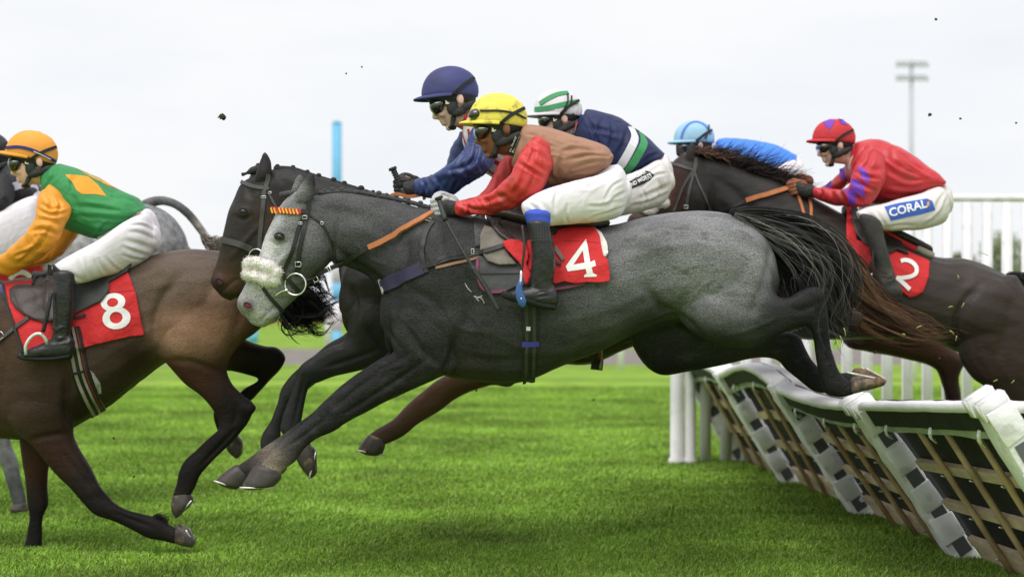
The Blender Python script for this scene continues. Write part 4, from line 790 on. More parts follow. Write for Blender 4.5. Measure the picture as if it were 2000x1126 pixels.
def plaits(key, path, D, n, r, m, off=0.0):
    q = resample(path, 3); bm = bmesh.new(); tube(bm, [(p[0], p[1]+r*.4, r*.75) for p in q[::6]], D, off, wr=.9, k=2); obj('mane_ridge', solid(bm, .005, 1), m, HORSE[key]['e'])
    for i in range(n):
        p = q[int(min(max((i+.5+random.uniform(-.25, .25))/n, 0), 1)*(len(q)-1))]; bm = bmesh.new(); rr_ = r*random.uniform(.62, 1.0)
        ell(bm, p[0], p[1]-r*.25, rr_, rr_*.85, 10, rr_*D/FP*.8, off, D); ell(bm, p[0]-2, p[1]+r*.8, rr_*.55, rr_*.9, 10, rr_*D/FP*.6, off, D); obj('plait', bm, m, HORSE[key]['e'])
plaits('D', [(622, 374), (680, 371), (740, 379), (800, 392), (850, 406)], 7.75, 11, 6.5, M_PLAITG)
plaits('C', [(536, 326), (570, 327), (620, 343), (684, 362), (740, 380), (790, 400)], 8.32, 10, 6.5, M_PLAIT)
bm = bmesh.new(); tube(bm, [(473, 341, 4.5), (482, 338, 3), (492, 334, 8), (505, 330, 8)], 8.32); obj('forelock', solid(bm, .005, 2), M_PLAIT, HORSE['C']['e'])
bm = bmesh.new(); tube(bm, [(548, 381, 6), (560, 378, 6), (575, 378, 7), (590, 376, 6)], 7.75); obj('forelock', solid(bm, .005, 2), M_PLAITG, HORSE['D']['e'])
hairtail('ergot_hair', [(296, 1014, 4, -.14), (312, 1012, 8, -.14), (330, 1018, 9, -.14)], 8.84, 90, M_HAIR, HORSE['A']['e'], [K1], r=.0016, seed=41, k=6, w=.01)
# ------------------------------------------------------------ riders
def cloth(name, col, rough=.55, var=.06, dirt=None, damt=.5, dscale=7, spec=.25, bump2=.12, b2scale=26): return mat(name, col, rough, var=var, vscale=6, dirt=dirt, damt=damt, dscale=dscale, spec=spec, bump2=bump2, b2scale=b2scale, bump=.15, bscale=500)
MUD = (.10, .07, .045)
M_BREECH = cloth('white_breeches', (.80, .75, .80), .6, .03, dirt=(.5, .45, .38), damt=.22, dscale=12)
M_BREECHM = cloth('muddied_breeches', (.74, .69, .69), .6, .05, dirt=(.34, .28, .2), damt=.5, dscale=10)
M_BOOT = mat('boot_leather', (.022, .022, .024), .32, var=.2, vscale=12, spec=.45, bump2=.35, b2scale=26, bump=.1, bscale=300)
M_BOOTM = mat('muddy_boot', (.045, .042, .040), .6, var=.3, vscale=12, spec=.3, dirt=(.12, .10, .08), dscale=9, damt=.7, bump2=.4)
M_SOLE = mat('boot_sole', (.012, .012, .012), .8, var=.2)
M_BLACKF = mat('black_foam', (.028, .030, .031), .6, var=.15, spec=.3, bump2=.3, b2scale=30)
M_GOG = mat('goggle_lens', (.012, .013, .010), .06, var=0, spec=.9, coat=.6)
M_GLOVEB = mat('black_glove', (.03, .029, .028), .6, var=.25, bump2=.5, b2scale=50)
M_GLOVEW = mat('grey_glove', (.50, .50, .51), .6, var=.1, bump2=.4, b2scale=50)
M_GLOVET = mat('tan_glove', (.24, .085, .045), .6, var=.2, bump2=.4, b2scale=50)
M_BUCKLE = mat('brass_buckle', (.75, .68, .45), .3, metal=.8)
M_ELAST = mat('black_elastic', (.025, .025, .025), .7)
def skin(name, c): return mat(name, c, .5, var=.10, vscale=25, bump=.1, bscale=300, spec=.3, sub=.12, dirt=(c[0]*.75, c[1]*.55, c[2]*.5), dscale=14, damt=.25)
RIDER = {}
def shrink(st, f): return [((s[0]+s[2])/2+(s[0]-s[2])/2*f, (s[1]+s[3])/2+(s[1]-s[3])/2*f, (s[0]+s[2])/2-(s[0]-s[2])/2*f, (s[1]+s[3])/2-(s[1]-s[3])/2*f, s[4]*f)+tuple(s[5:]) for s in st]
def hand(bm, c, f, D, off, side=-1, k=1.0):
    """closed fist: palm, four bent fingers of unequal length, thumb; c = knuckle centre px, f = forward px direction"""
    o = P(c[0], c[1], D+off); F = Vector((f[0], 0, -f[1])).normalized(); U = Vector((-F.z, 0, F.x)); U = U if U.z > 0 else -U; Yv = Vector((0, 1, 0))*(-side)
    for i, l in enumerate((.94, 1.0, .95, .8)):
        b = o+U*(.030-.0195*i)*k; L_ = .030*l*k
        q = [b-F*.045*k, b-F*.015*k, b+F*.004*k-Yv*.004, b+F*L_*.8+Yv*.010, b+F*L_+Yv*.026*k, b+F*(L_-.018)+Yv*.040*k, b-F*.004+Yv*.036*k]
        wire(bm, smooth_pts(q), .0108*k*(1.0 if i < 3 else .9), 10)
    q = [o-F*.055*k+U*.012+Yv*.01, o-F*.03*k+U*.034*k+Yv*.018, o-F*.002*k+U*.044*k+Yv*.02, o+F*.024*k+U*.036*k+Yv*.024]; wire(bm, smooth_pts(q), .0118*k, 10)
    bmesh.ops.create_uvsphere(bm, u_segments=16, v_segments=10, radius=1, matrix=Matrix.Translation(o-F*.03*k+Yv*.010*k) @ Matrix.Rotation(math.atan2(-F.z, F.x), 4, 'Y') @ Matrix.Diagonal((.050*k, .019*k, .041*k, 1)))
def smooth_pts(q, k=4):
    A = np.array([tuple(v) for v in q]); A = np.vstack([2*A[0]-A[1], A, 2*A[-1]-A[-2]]); o = []
    for i in range(1, len(A)-2):
        for j in range(k): o.append(Vector(_cr(A[i-1], A[i], A[i+1], A[i+2], j/k)))
    o.append(Vector(A[-2])); return o
def rider(key, D, label, rim, skincol, jacket, sleeves, legs, boots, jmat, smat, hmat, fp=0.0, lmat=None, bmat=None, glove=None, hands=(), fseed=1, crs=((), (), ()), socks=(), brimlen=17, fold=.0028, ear=True, group=None):
    (x1, y1), (x2, y2) = rim; s = math.hypot(x2-x1, y2-y1)/114; ca, sa = (x2-x1)/(114*s), (y2-y1)/(114*s); c0 = ((x1+x2)/2, (y1+y2)/2)
    def H(u, v, rot=0.0):
        if rot: a = R(rot); u, v = u*math.cos(a)-(v)*math.sin(a), u*math.sin(a)+v*math.cos(a)
        return (c0[0]+(u*ca-v*sa)*s, c0[1]+(u*sa+v*ca)*s)
    def HP(u1, v1, u2, v2, w_, off=0.0, rot=0.0): a, b = H(u1, v1, rot), H(u2, v2, rot); return (a[0], a[1], b[0], b[1], w_, off)
    e = empty('person', P(jacket[-1][0], jacket[-1][1], D), label, 'person', group)
    m = .254/114*s*D/FP*FP/7.75/ (449/ (FP/7.75)) if False else s*D/FP   # metres per head unit
    # body: head, neck, trunk, limbs and hands as one skin
    bm = bmesh.new(); r = fp
    loft(bm, [HP(-36, -18, 46, -18, 30*m, rot=r), HP(-38, 4, 48, 6, 34*m, rot=r), HP(-37, 14, 48, 16, 33*m, rot=r), HP(-33, 24, 40, 28, 31*m, rot=r), HP(-29, 34, 32, 38, 29.5*m, rot=r), HP(-25, 45, 27, 48, 26*m, rot=r), HP(-19, 56, 21, 54, 22*m, rot=r), HP(-11, 66, 13, 60, 17*m, rot=r), HP(-5, 72, 5, 66, 10*m, rot=r)], D, k=4, n=28, sup=2.1)
    loft(bm, [HP(-36, 22, -20, 24, 4*m, rot=r), HP(-38.5, 34, -20, 36, 5.5*m, rot=r), HP(-42, 44, -22, 46, 7.5*m, rot=r), HP(-39, 49, -22, 50, 7*m, rot=r), HP(-27, 51, -18, 52, 4*m, rot=r)], D, k=3, n=16, cap=False)       # nose
    for (u, v, a_) in ((-23.5, 56, 4.4), (-20.5, 61.5, 4.6), (-11, 71, 6.5)): p_ = H(u, v, r); ell(bm, p_[0], p_[1], a_*s, a_*.72*s, 20+r, (11 if v < 68 else 9)*m, 0, D)
    for sg in (-1, 1):
        p_ = H(-22, 40, r); ell(bm, p_[0], p_[1], 9*s, 7*s, 10, 7*m, sg*19*m, D)
        if ear: p_ = H(19, 14, r); ell(bm, p_[0], p_[1], 7.5*s, 12*s, -15, 4.5*m, sg*35*m, D)
    j0 = jacket[0]; n0 = H(8, 40); n1 = ((j0[0]+j0[2])/2+8*s, (j0[1]+j0[3])/2+8*s); n2 = ((jacket[2][0]+jacket[2][2])/2, (jacket[2][1]+jacket[2][3])/2)
    tube(bm, [(*n0, 25*s), (*n1, 24*s), (*n2, 26*s)], D, n=20)
    loft(bm, shrink(jacket, .82), D)
    for sv in sleeves: loft(bm, shrink(sv, .68), D)
    for lg in legs: loft(bm, shrink(lg, .84), D)
    for b_ in boots:
        for q in b_[0]: loft(bm, shrink(q, .7), D, off=b_[1])
    for hd in hands: hand(bm, hd[0], hd[1], D, hd[2], hd[3], .88)
    me = solid(bm, .0055, 2, .5); body = obj('body', me, skincol, e)
    # jacket and sleeves
    bm = bmesh.new(); loft(bm, jacket, D, k=5, n=32, sup=2.15); me = solid(bm, .0045, 2); folds(me, fold, (jacket[-1][0]-jacket[0][0], 0, -(jacket[-1][1]-jacket[0][1])), 46, fseed, 3.5); swell(me, .005, 14, fseed); creases(me, D, crs[0], 4.0, .008); jk = obj('jacket', me, jmat, e)
    svs = []
    for i, sv in enumerate(sleeves):
        bm = bmesh.new(); loft(bm, sv, D, k=5, n=24, sup=2.1); me = solid(bm, .0045, 2); a, b = sv[1], sv[-2]
        folds(me, fold*.95, (-(a[3]-b[3])*.6+.3*(b[0]-a[0]), .2, (b[0]-a[0])*.6+.3*(a[1]-b[1])), 62, fseed+20+i, 2.4); swell(me, .005, 18, fseed+i)
        if i == 0: creases(me, D, crs[1], 4.0, .008)
        svs.append(obj('sleeve', me, smat, e))
    bm = bmesh.new()
    for lg in legs: loft(bm, lg, D, k=5, n=28, sup=2.2)
    me = solid(bm, .0048, 2); lg = legs[-1]; folds(me, fold*.6, (.45, .1, .9), 40, fseed+50, 3.6); creases(me, D, crs[2], 3.4, .005); br = obj('breeches', me, lmat or M_BREECH, e)
    bts = []
    for lofts_, off, bm_, fm in boots:
        bm = bmesh.new()
        for q in lofts_: loft(bm, q, D, off=off, n=22, sup=2.2)
        me = solid(bm, .005, 3); co = getco(me); q = w2px(co); zt = min(min(s_[1], s_[3]) for s_ in lofts_[0]); zb = max(max(s_[1], s_[3]) for s_ in lofts_[0])
        folds(me, .0065, (1, 0, .25), 70, fseed+70, 2.6, mask=np.clip((q[:, 1]-(zt+(zb-zt)*.55))/(zb-zt)*3, 0.05, 1)*np.clip((zb+16-q[:, 1])/12, 0, 1)); bt = obj('boot', me, bm_, e); bts.append(bt)
        if fm:
            bm = bmesh.new(); loft(bm, fm, D, off=off, n=22, sup=2.6, k=3); obj('sole', bm, M_SOLE, bt)
    for st, off, sm in socks:
        bm = bmesh.new(); loft(bm, st, D, off=off, n=20); me = solid(bm, .005, 1); folds(me, .002, (1, 0, 0), 40, 3, 4); obj('sock', me, sm, e)
    for hd in hands:
        bm = bmesh.new(); hand(bm, hd[0], hd[1], D, hd[2], hd[3]); g1 = obj('glove', solid(bm, .004, 1), hd[4], e)
        if len(hd) > 5:
            bm = bmesh.new(); loft(bm, hd[5], D, off=hd[2]); obj('glove_cuff', solid(bm, .005, 2), hd[6], g1)
    # helmet
    bm = bmesh.new(); nu, nv = 40, 16; rings = []
    for i in range(nv+1):
        t = i/nv*math.pi/2; cc, ss = math.cos(t)**.86, math.sin(t)**.92; ring = []
        for k in range(nu):
            a = 2*math.pi*k/nu; u = 58*math.cos(a)*cc+3*ss; wv = 43*math.sin(a)*cc*m; v = -54*ss+(4 if math.cos(a) > 0 else 0)*math.cos(a)*cc*1.0
            p_ = H(u, v); q = P(p_[0], p_[1], D); q.y += wv; ring.append(bm.verts.new(q))
        rings.append(ring)
    low = []
    for k in range(nu):   # rim rolls down
        a = 2*math.pi*k/nu; p_ = H(56*math.cos(a), 8+(4 if math.cos(a) > 0 else 0)*math.cos(a)); q = P(p_[0], p_[1], D); q.y += 41*math.sin(a)*m; low.append(bm.verts.new(q))
    rings = [low]+rings
    for a, b in zip(rings, rings[1:]):
        for k in range(nu): bm.faces.new((a[k], a[(k+1) % nu], b[(k+1) % nu], b[k]))
    bmesh.ops.remove_doubles(bm, verts=bm.verts, dist=.0004)
    cf = bm.faces.new(low[::-1]); bmesh.ops.recalc_face_normals(bm, faces=bm.faces)
    bmesh.ops.subdivide_edges(bm, edges=bm.edges[:], cuts=1, use_grid_fill=True)
    me = bpy.data.meshes.new('h'); bm.to_mesh(me); bm.free(); folds(me, .0026, (.2, .1, 1), 40, fseed+90, 3); hl = obj('helmet', me, hmat, e)
    bm = bmesh.new(); top, bot = [], []      # peak
    for i in range(17):
        a = math.pi*(i/16-.5)*1.05; r0 = 1.0
        for lst, dv in ((top, 0), (bot, 3.2)):
            row = []
            for j in range(5):
                f_ = j/4; u = -54*math.cos(a)-f_*brimlen*1.25*math.cos(a)**1.2 if math.cos(a) > 0 else -54*math.cos(a); wv = 42*math.sin(a)*m*(1+.02*f_)
                p_ = H(u, 2+dv+f_*f_*5+2*abs(math.sin(a))); q = P(p_[0], p_[1], D); q.y += wv; row.append(bm.verts.new(q))
            lst.append(row)
    for lst, fl in ((top, 1), (bot, -1)):
        for a, b in zip(lst, lst[1:]):
            for j in range(4): bm.faces.new((a[j], a[j+1], b[j+1], b[j])[::fl])
    for a, b in zip(range(16), range(1, 17)): bm.faces.new((top[a][4], bot[a][4], bot[b][4], top[b][4]))
    bmesh.ops.recalc_face_normals(bm, faces=bm.faces); obj('peak', bm, hmat, hl)
    # skull cap lining, goggles, ear pad, straps
    bm = bmesh.new(); loft(bm, [HP(-50, 4, 53, 8, 40*m), HP(-46, 13, 51, 16, 37.5*m), HP(-37, 19, 49, 22, 34.5*m), HP(-30, 22, 46, 25, 33*m)], D, n=30, cap=False); obj('helmet_lining', bm, M_BLACKF, hl)
    bm = bmesh.new(); loft(bm, [HP(-44, 17, -12, 11, 30*m, rot=r), HP(-45, 24, -9, 17, 37*m, rot=r), HP(-43, 32, -11, 27, 37*m, rot=r), HP(-38, 40, -17, 38, 30*m, rot=r)], D, n=28, sup=3.0); gg = obj('goggles', bm, M_GOG, e)
    T = bvh(body, hl)
    bm = bmesh.new()
    for sg in (-1, 1):
        for (u, v, ru, rv, a) in ((2, 30, 12, 15, 10), (14, 40, 17, 9, -18), (34, 30, 20, 8, -28)): p_ = H(u, v, r*.5); ell(bm, p_[0], p_[1], ru*s, rv*s, a, 6*m, sg*31*m, D)
        p_ = H(2, 50, r*.5); p2 = H(-2, 66, r*.5); tube(bm, [(*p_, 6*s), (*p2, 5*s)], D, off=sg*24*m, wr=.7)
    p2 = H(-3, 70, r*.7); ell(bm, p2[0], p2[1], 9*s, 5*s, 0, 22*m, 0, D)
    obj('ear_pad', solid(bm, .004, 2), M_BLACKF, hl)
    T2 = bvh(body, hl, gg)
    strap('goggle_strap', [H(-12, 24, r), H(2, 8), H(26, -12), H(50, -26)], 6.0*s*1.2, T2, M_ELAST, gg, D=D-.06, lift=.004)
    c = hit(T2, *H(-6, 17), D-.08); bm = bmesh.new(); box(bm, c[0]+c[1]*.006, Vector((ca, 0, -sa)), Vector((sa, 0, ca)), Vector((0, 1, 0)), 4*m, 5*m, .002); obj('buckle', bm, M_BUCKLE, gg, smooth=False)
    RIDER[key] = dict(e=e, T=T, jk=jk, svs=svs, br=br, bts=bts, hl=hl, H=H, s=s, D=D, body=body, gg=gg); return RIDER[key]
def thighs(st, dx=0, dy=0): return [st, [(s[0]+dx, s[1]+dy, s[2]+dx, s[3]+dy, s[4], -s[5]) for s in st]]
def far_boot(b, dx=4, dy=-4): return ([[(s[0]+dx, s[1]+dy, s[2]+dx, s[3]+dy, s[4]) for s in q] for q in b[0]], -b[1], b[2], None)
def sleevemat(n, c, **k): return cloth(n, c, .38, dirt=MUD, spec=.4, **k)

# --- D
SK_B = skin('brown_skin', (.24, .105, .055)); SK_L = skin('fair_skin', (.80, .53, .45)); SK_L2 = skin('flushed_skin', (.80, .49, .42))
DL = [(1224, 352, 1225, 398, .07, -.08), (1204, 330, 1208, 424, .095, -.13), (1160, 344, 1166, 434, .10, -.18), (1113, 355, 1126, 437, .092, -.235), (1073, 367, 1088, 440, .085, -.28), (1042, 380, 1062, 441, .075, -.305), (1022, 394, 1030, 425, .05, -.31)]
DP = [(1200, 322, 1222, 396, .14), (1180, 325, 1200, 424, .165), (1155, 340, 1165, 430, .16), (1130, 350, 1140, 425, .12)]
DB = ([[(1030, 436, 1072, 436, .044), (1033, 450, 1075, 448, .046), (1036, 473, 1081, 470, .050), (1038, 500, 1085, 500, .050), (1037, 526, 1084, 527, .046), (1036, 550, 1080, 555, .040), (1040, 566, 1080, 575, .040)],
       [(1078, 556, 1083, 600, .038), (1055, 556, 1060, 600, .042), (1030, 561, 1035, 592, .044), (1006, 566, 1008, 588, .042), (984, 571, 985, 583, .028)]], -.37, M_BOOT, [(1084, 594, 1082, 606, .036), (1055, 588, 1052, 602, .040), (1030, 578, 1026, 594, .043), (1002, 570, 1000, 589, .041), (982, 568, 981, 581, .028)])
rD = rider('D', 7.75, 'jockey in yellow helmet with brown jacket and red sleeves riding the grey horse', ((915, 233), (1029, 238)), SK_B,
      [(1018, 256, 1004, 298, .075), (1026, 245, 1002, 322, .14), (1050, 247, 1020, 342, .185), (1102, 260, 1062, 364, .195), (1148, 275, 1108, 362, .19), (1182, 289, 1146, 352, .175), (1194, 303, 1172, 338, .15)],
      [[(1040, 270, 1077, 296, .05, -.16), (1024, 286, 1079, 322, .066, -.21), (1007, 316, 1070, 350, .066, -.245), (990, 348, 1046, 386, .062, -.24), (960, 374, 1002, 406, .055, -.19), (925, 388, 952, 419, .050, -.14), (893, 394, 896, 422, .046, -.11)],
       [(1000, 296, 1040, 316, .055, .18), (978, 316, 1020, 345, .06, .2), (958, 348, 998, 370, .055, .18), (940, 378, 962, 398, .05, .14), (900, 392, 905, 412, .042, .1)]],
      [DP]+thighs(DL), [DB, far_boot(DB)], cloth('tan_silk', (.37, .195, .13), dirt=MUD, damt=.35, dscale=14), sleevemat('red_silk', (.60, .045, .045), damt=.45, dscale=12), cloth('yellow_silk', (.86, .72, .12), dirt=MUD, damt=.5, dscale=26), fp=3,
      hands=[((858, 404), (-1, .12), -.1, -1, M_GLOVEW, [(862, 392, 866, 420, .022), (876, 390, 880, 424, .030), (896, 394, 896, 422, .036)], M_GLOVEB), ((862, 398), (-1, .12), .09, 1, M_GLOVEW)], fseed=3, crs=([[(1188, 306), (1150, 303), (1105, 312)], [(1185, 314), (1150, 318), (1110, 332)], [(1180, 324), (1145, 332), (1100, 347)], [(1170, 298), (1130, 290), (1095, 296)], [(1090, 362), (1077, 345), (1074, 328)], [(1028, 262), (1052, 266), (1076, 286)], [(1062, 256), (1100, 272), (1140, 286)], [(1100, 300), (1090, 325), (1085, 350)], [(1165, 342), (1130, 346), (1098, 356)]],
  [[(1044, 338), (1032, 365), (1014, 388)], [(1024, 328), (1017, 355), (1002, 378)], [(965, 378), (985, 387), (998, 402)], [(942, 386), (955, 397), (960, 414)], [(925, 393), (955, 391), (990, 380)], [(902, 400), (925, 409), (955, 412)], [(1030, 288), (1052, 300), (1074, 318)], [(1020, 300), (1045, 320), (1068, 336)], [(1012, 318), (1036, 332), (1062, 348)], [(1040, 272), (1043, 295), (1032, 318)], [(912, 398), (916, 408), (914, 420)]],
  [[(1224, 402), (1190, 414), (1150, 427)], [(1210, 392), (1175, 402), (1148, 402)], [(1042, 385), (1062, 402), (1080, 432)], [(1030, 396), (1047, 408), (1060, 428)], [(1098, 364), (1085, 385), (1084, 412)], [(1216, 352), (1196, 364), (1182, 388)], [(1223, 374), (1202, 386), (1185, 404)], [(1120, 360), (1150, 364), (1180, 350)], [(1110, 436), (1105, 420), (1108, 400)]]),
      socks=[([(1024, 418, 1076, 418, .050), (1028, 432, 1075, 430, .050), (1031, 444, 1075, 440, .048)], -.355, cloth('blue_sock', (.05, .09, .52)))])
M_BSTRIPE = mat('boot_elastic', (.06, .062, .065), .6, var=.2)
Tb = bvh(rD['bts'][0])
for i in range(7): strap('elastic_rib', [(1040+i*5.0, 443), (1042+i*5.0, 466)], 1.6, Tb, M_BSTRIPE, rD['bts'][0], D=7.3, lift=.0005, th=.002)
strap('boot_seam', [(1035, 470), (1050, 468), (1068, 468), (1081, 470)], 2, Tb, M_BSTRIPE, rD['bts'][0], D=7.3, lift=.0005, th=.002)
H = rD['H']; Th = rD['T']
strap('spare_goggle_strap', [(938, 217), (975, 217), (1005, 222), (1026, 232)], 4, Th, M_ELAST, rD['hl'], D=7.7)
c = hit(Th, 929, 224, 7.7); bm = bmesh.new(); ell(bm, 929, 224, 15, 12, -10, .035, -.045, 7.75); obj('spare_goggles', bm, M_GOG, rD['hl'])
# --- A
AL = [(303, 440, 304, 490, .07, -.08), (284, 418, 280, 512, .095, -.13), (245, 432, 236, 533, .10, -.19), (195, 467, 200, 541, .092, -.25), (152, 490, 165, 552, .082, -.29), (120, 508, 140, 553, .072, -.31), (104, 519, 117, 540, .045, -.31)]
AB = ([[(104, 535, 146, 535, .044), (106, 549, 147, 551, .046), (104, 580, 147, 580, .048), (104, 611, 145, 611, .044), (103, 640, 138, 648, .038), (102, 660, 137, 665, .038)],
       [(137, 655, 137, 697, .038), (112, 656, 112, 700, .040), (86, 668, 86, 701, .042), (58, 680, 58, 702, .040), (38, 689, 38, 699, .026)]], -.36, M_BOOT, [(138, 690, 138, 700, .036), (110, 695, 110, 704, .04), (80, 696, 80, 705, .042), (50, 694, 50, 704, .038), (36, 690, 36, 699, .026)])
rA = rider('A', 8.84, 'jockey in orange helmet and green and orange jacket on the bay at the left', ((12, 293), (111, 311)), SK_L2,
      [(107, 322, 80, 360, .075), (118, 320, 96, 400, .145), (149, 329, 120, 442, .185), (192, 347, 160, 460, .195), (234, 370, 200, 468, .19), (266, 385, 240, 452, .18), (285, 406, 270, 432, .15)],
      [[(92, 362, 128, 388, .05, -.16), (76, 380, 137, 408, .066, -.22), (70, 420, 127, 438, .066, -.25), (48, 456, 110, 476, .062, -.24), (10, 492, 74, 508, .056, -.19), (-22, 508, 22, 538, .05, -.14)],
       [(130, 420, 158, 450, .05, .18), (98, 450, 142, 474, .06, .2), (60, 478, 104, 508, .055, .17), (0, 500, 30, 528, .045, .1)]],
      [[(285, 408, 303, 480, .14), (262, 415, 270, 512, .165), (235, 430, 236, 530, .16), (205, 450, 205, 520, .12)]]+thighs(AL), [AB, far_boot(AB)], cloth('green_silk', (.045, .27, .09), dirt=MUD, damt=.2), sleevemat('orange_silk', (.84, .33, .035), damt=.2), cloth('orange_cover', (.88, .37, .06), var=.03), fp=-4,
      hands=[((-30, 528), (-1, .3), -.1, -1, M_GLOVEB)], fseed=11, crs=([[(115, 335), (96, 356), (87, 372)], [(112, 324), (102, 345), (93, 352)], [(281, 418), (240, 427), (190, 425), (142, 421)], [(276, 427), (230, 438), (180, 434)], [(234, 412), (190, 405), (152, 401)], [(213, 433), (196, 446), (186, 460)], [(262, 394), (240, 386), (222, 385)], [(140, 376), (146, 392), (150, 408)], [(190, 350), (215, 372), (245, 390)], [(150, 345), (140, 355), (142, 370)]],
  [[(80, 398), (100, 408), (126, 405)], [(78, 412), (100, 420), (128, 415)], [(72, 430), (95, 430), (118, 440)], [(60, 452), (85, 448), (112, 458)], [(104, 440), (82, 470), (50, 502)], [(75, 480), (55, 490), (30, 500)], [(92, 468), (66, 490), (35, 514)], [(92, 378), (101, 395), (96, 412)], [(110, 385), (118, 400), (112, 418)]],
  [[(303, 452), (280, 440), (255, 439)], [(303, 468), (275, 455), (250, 452)], [(299, 486), (270, 475), (245, 469)], [(292, 500), (262, 490), (240, 482)], [(165, 549), (158, 530), (152, 508)], [(180, 546), (172, 525), (166, 503)], [(198, 542), (190, 524), (184, 508)], [(215, 540), (202, 525), (192, 508)], [(240, 532), (222, 520), (207, 503)], [(124, 528), (148, 540), (166, 550)], [(285, 508), (262, 505), (240, 498)]]), brimlen=19,
      socks=[([(103, 517, 128, 533, .05), (104, 530, 140, 540, .05), (107, 549, 147, 550, .046)], -.345, cloth('black_sock', (.02, .02, .02)))])
M_OR = cloth('orange_patch', (.88, .33, .03)); M_NAVYB = cloth('navy_band', (.03, .035, .20)); M_WT = cloth('white_lettering', (.86, .86, .86))
Tj = bvh(rA['jk'])
patch('diamond', [[(127, 341), (150, 342), (172, 345), (192, 362), (208, 383), (185, 379), (160, 379), (150, 372), (143, 358)]], Tj, M_OR, rA['jk'], lift=.0015, D=8.6)
patch('diamond', [[(152, 331), (172, 340), (200, 352), (228, 368), (210, 362), (180, 347)]], Tj, M_OR, rA['jk'], lift=.0015, D=8.6)
strap('helmet_band', [(13, 289), (35, 287), (60, 292), (85, 303), (108, 315)], 6, rA['T'], M_NAVYB, rA['hl'], D=8.7)
strap('helmet_band_stripe', [(66, 296), (82, 303), (98, 311)], 1.6, rA['T'], M_WT, rA['hl'], D=8.7, lift=.006)
# --- C
CB = ([[(s[0]-62, s[1]+22, s[2]-62, s[3]+22, s[4]) for s in q] for q in DB[0]], -.37, M_BOOT, None)
rC = rider('C', 8.32, 'jockey in navy helmet and blue jacket with red and white striped body', ((824, 186), (934, 177)), SK_L,
      [(926, 214, 902, 250, .075), (940, 204, 908, 290, .14), (990, 222, 945, 338, .185), (1040, 255, 995, 352, .19), (1085, 290, 1050, 352, .18), (1120, 325, 1098, 355, .15)],
      [[(922, 252, 968, 270, .055, -.17), (910, 278, 970, 305, .068, -.22), (892, 312, 950, 338, .068, -.25), (864, 330, 908, 362, .062, -.22), (838, 341, 866, 387, .054, -.16), (812, 350, 817, 383, .045, -.11)],
       [(897, 258, 925, 285, .055, .2), (884, 285, 916, 310, .058, .22), (870, 322, 900, 345, .052, .2), (840, 346, 850, 376, .045, .12)]],
      [[(s[0]-70, s[1]+30, s[2]-70, s[3]+22, s[4]) for s in DP]]+thighs([(s[0]-70, s[1]+32, s[2]-70, s[3]+22, s[4]*.95, s[5]) for s in DL]), [CB, far_boot(CB)], cloth('red_white_base', (.76, .74, .74), dirt=MUD, damt=.3), sleevemat('royal_silk', (.035, .055, .18), damt=.5, dscale=9), cloth('navy_cover', (.06, .065, .20), dirt=(.05, .05, .06)), fp=-2,
      hands=[((784, 366), (-1, .1), -.1, -1, M_GLOVEB, [(788, 354, 788, 382, .024), (800, 352, 800, 384, .030), (814, 354, 814, 381, .034)], M_GLOVEB), ((792, 360), (-1, .1), .09, 1, M_GLOVEB)], fseed=21, crs=([], [[(912, 272), (905, 300), (893, 322)], [(932, 282), (926, 310), (910, 332)], [(900, 324), (916, 345), (905, 362)], [(880, 334), (891, 355), (880, 380)], [(850, 344), (859, 362), (850, 382)], [(825, 352), (831, 366), (828, 382)], [(946, 296), (938, 318), (945, 338)], [(870, 332), (900, 328), (930, 310)], [(905, 262), (925, 275), (950, 280)]], []))
Tj = bvh(rC['jk']); M_RED = cloth('red_stripe', (.55, .03, .04))
for i, (a, b, w_) in enumerate((((897, 250), (928, 205), 9), ((904, 262), (912, 290), 8), ((915, 252), (922, 300), 7), ((945, 304), (985, 325), 10), ((945, 325), (975, 348), 10), ((955, 286), (1000, 305), 9))):
    strap('red_stripe', [a, ((a[0]+b[0])/2, (a[1]+b[1])/2), b], w_, Tj, M_RED, rC['jk'], D=8.2, lift=.002, th=.001)
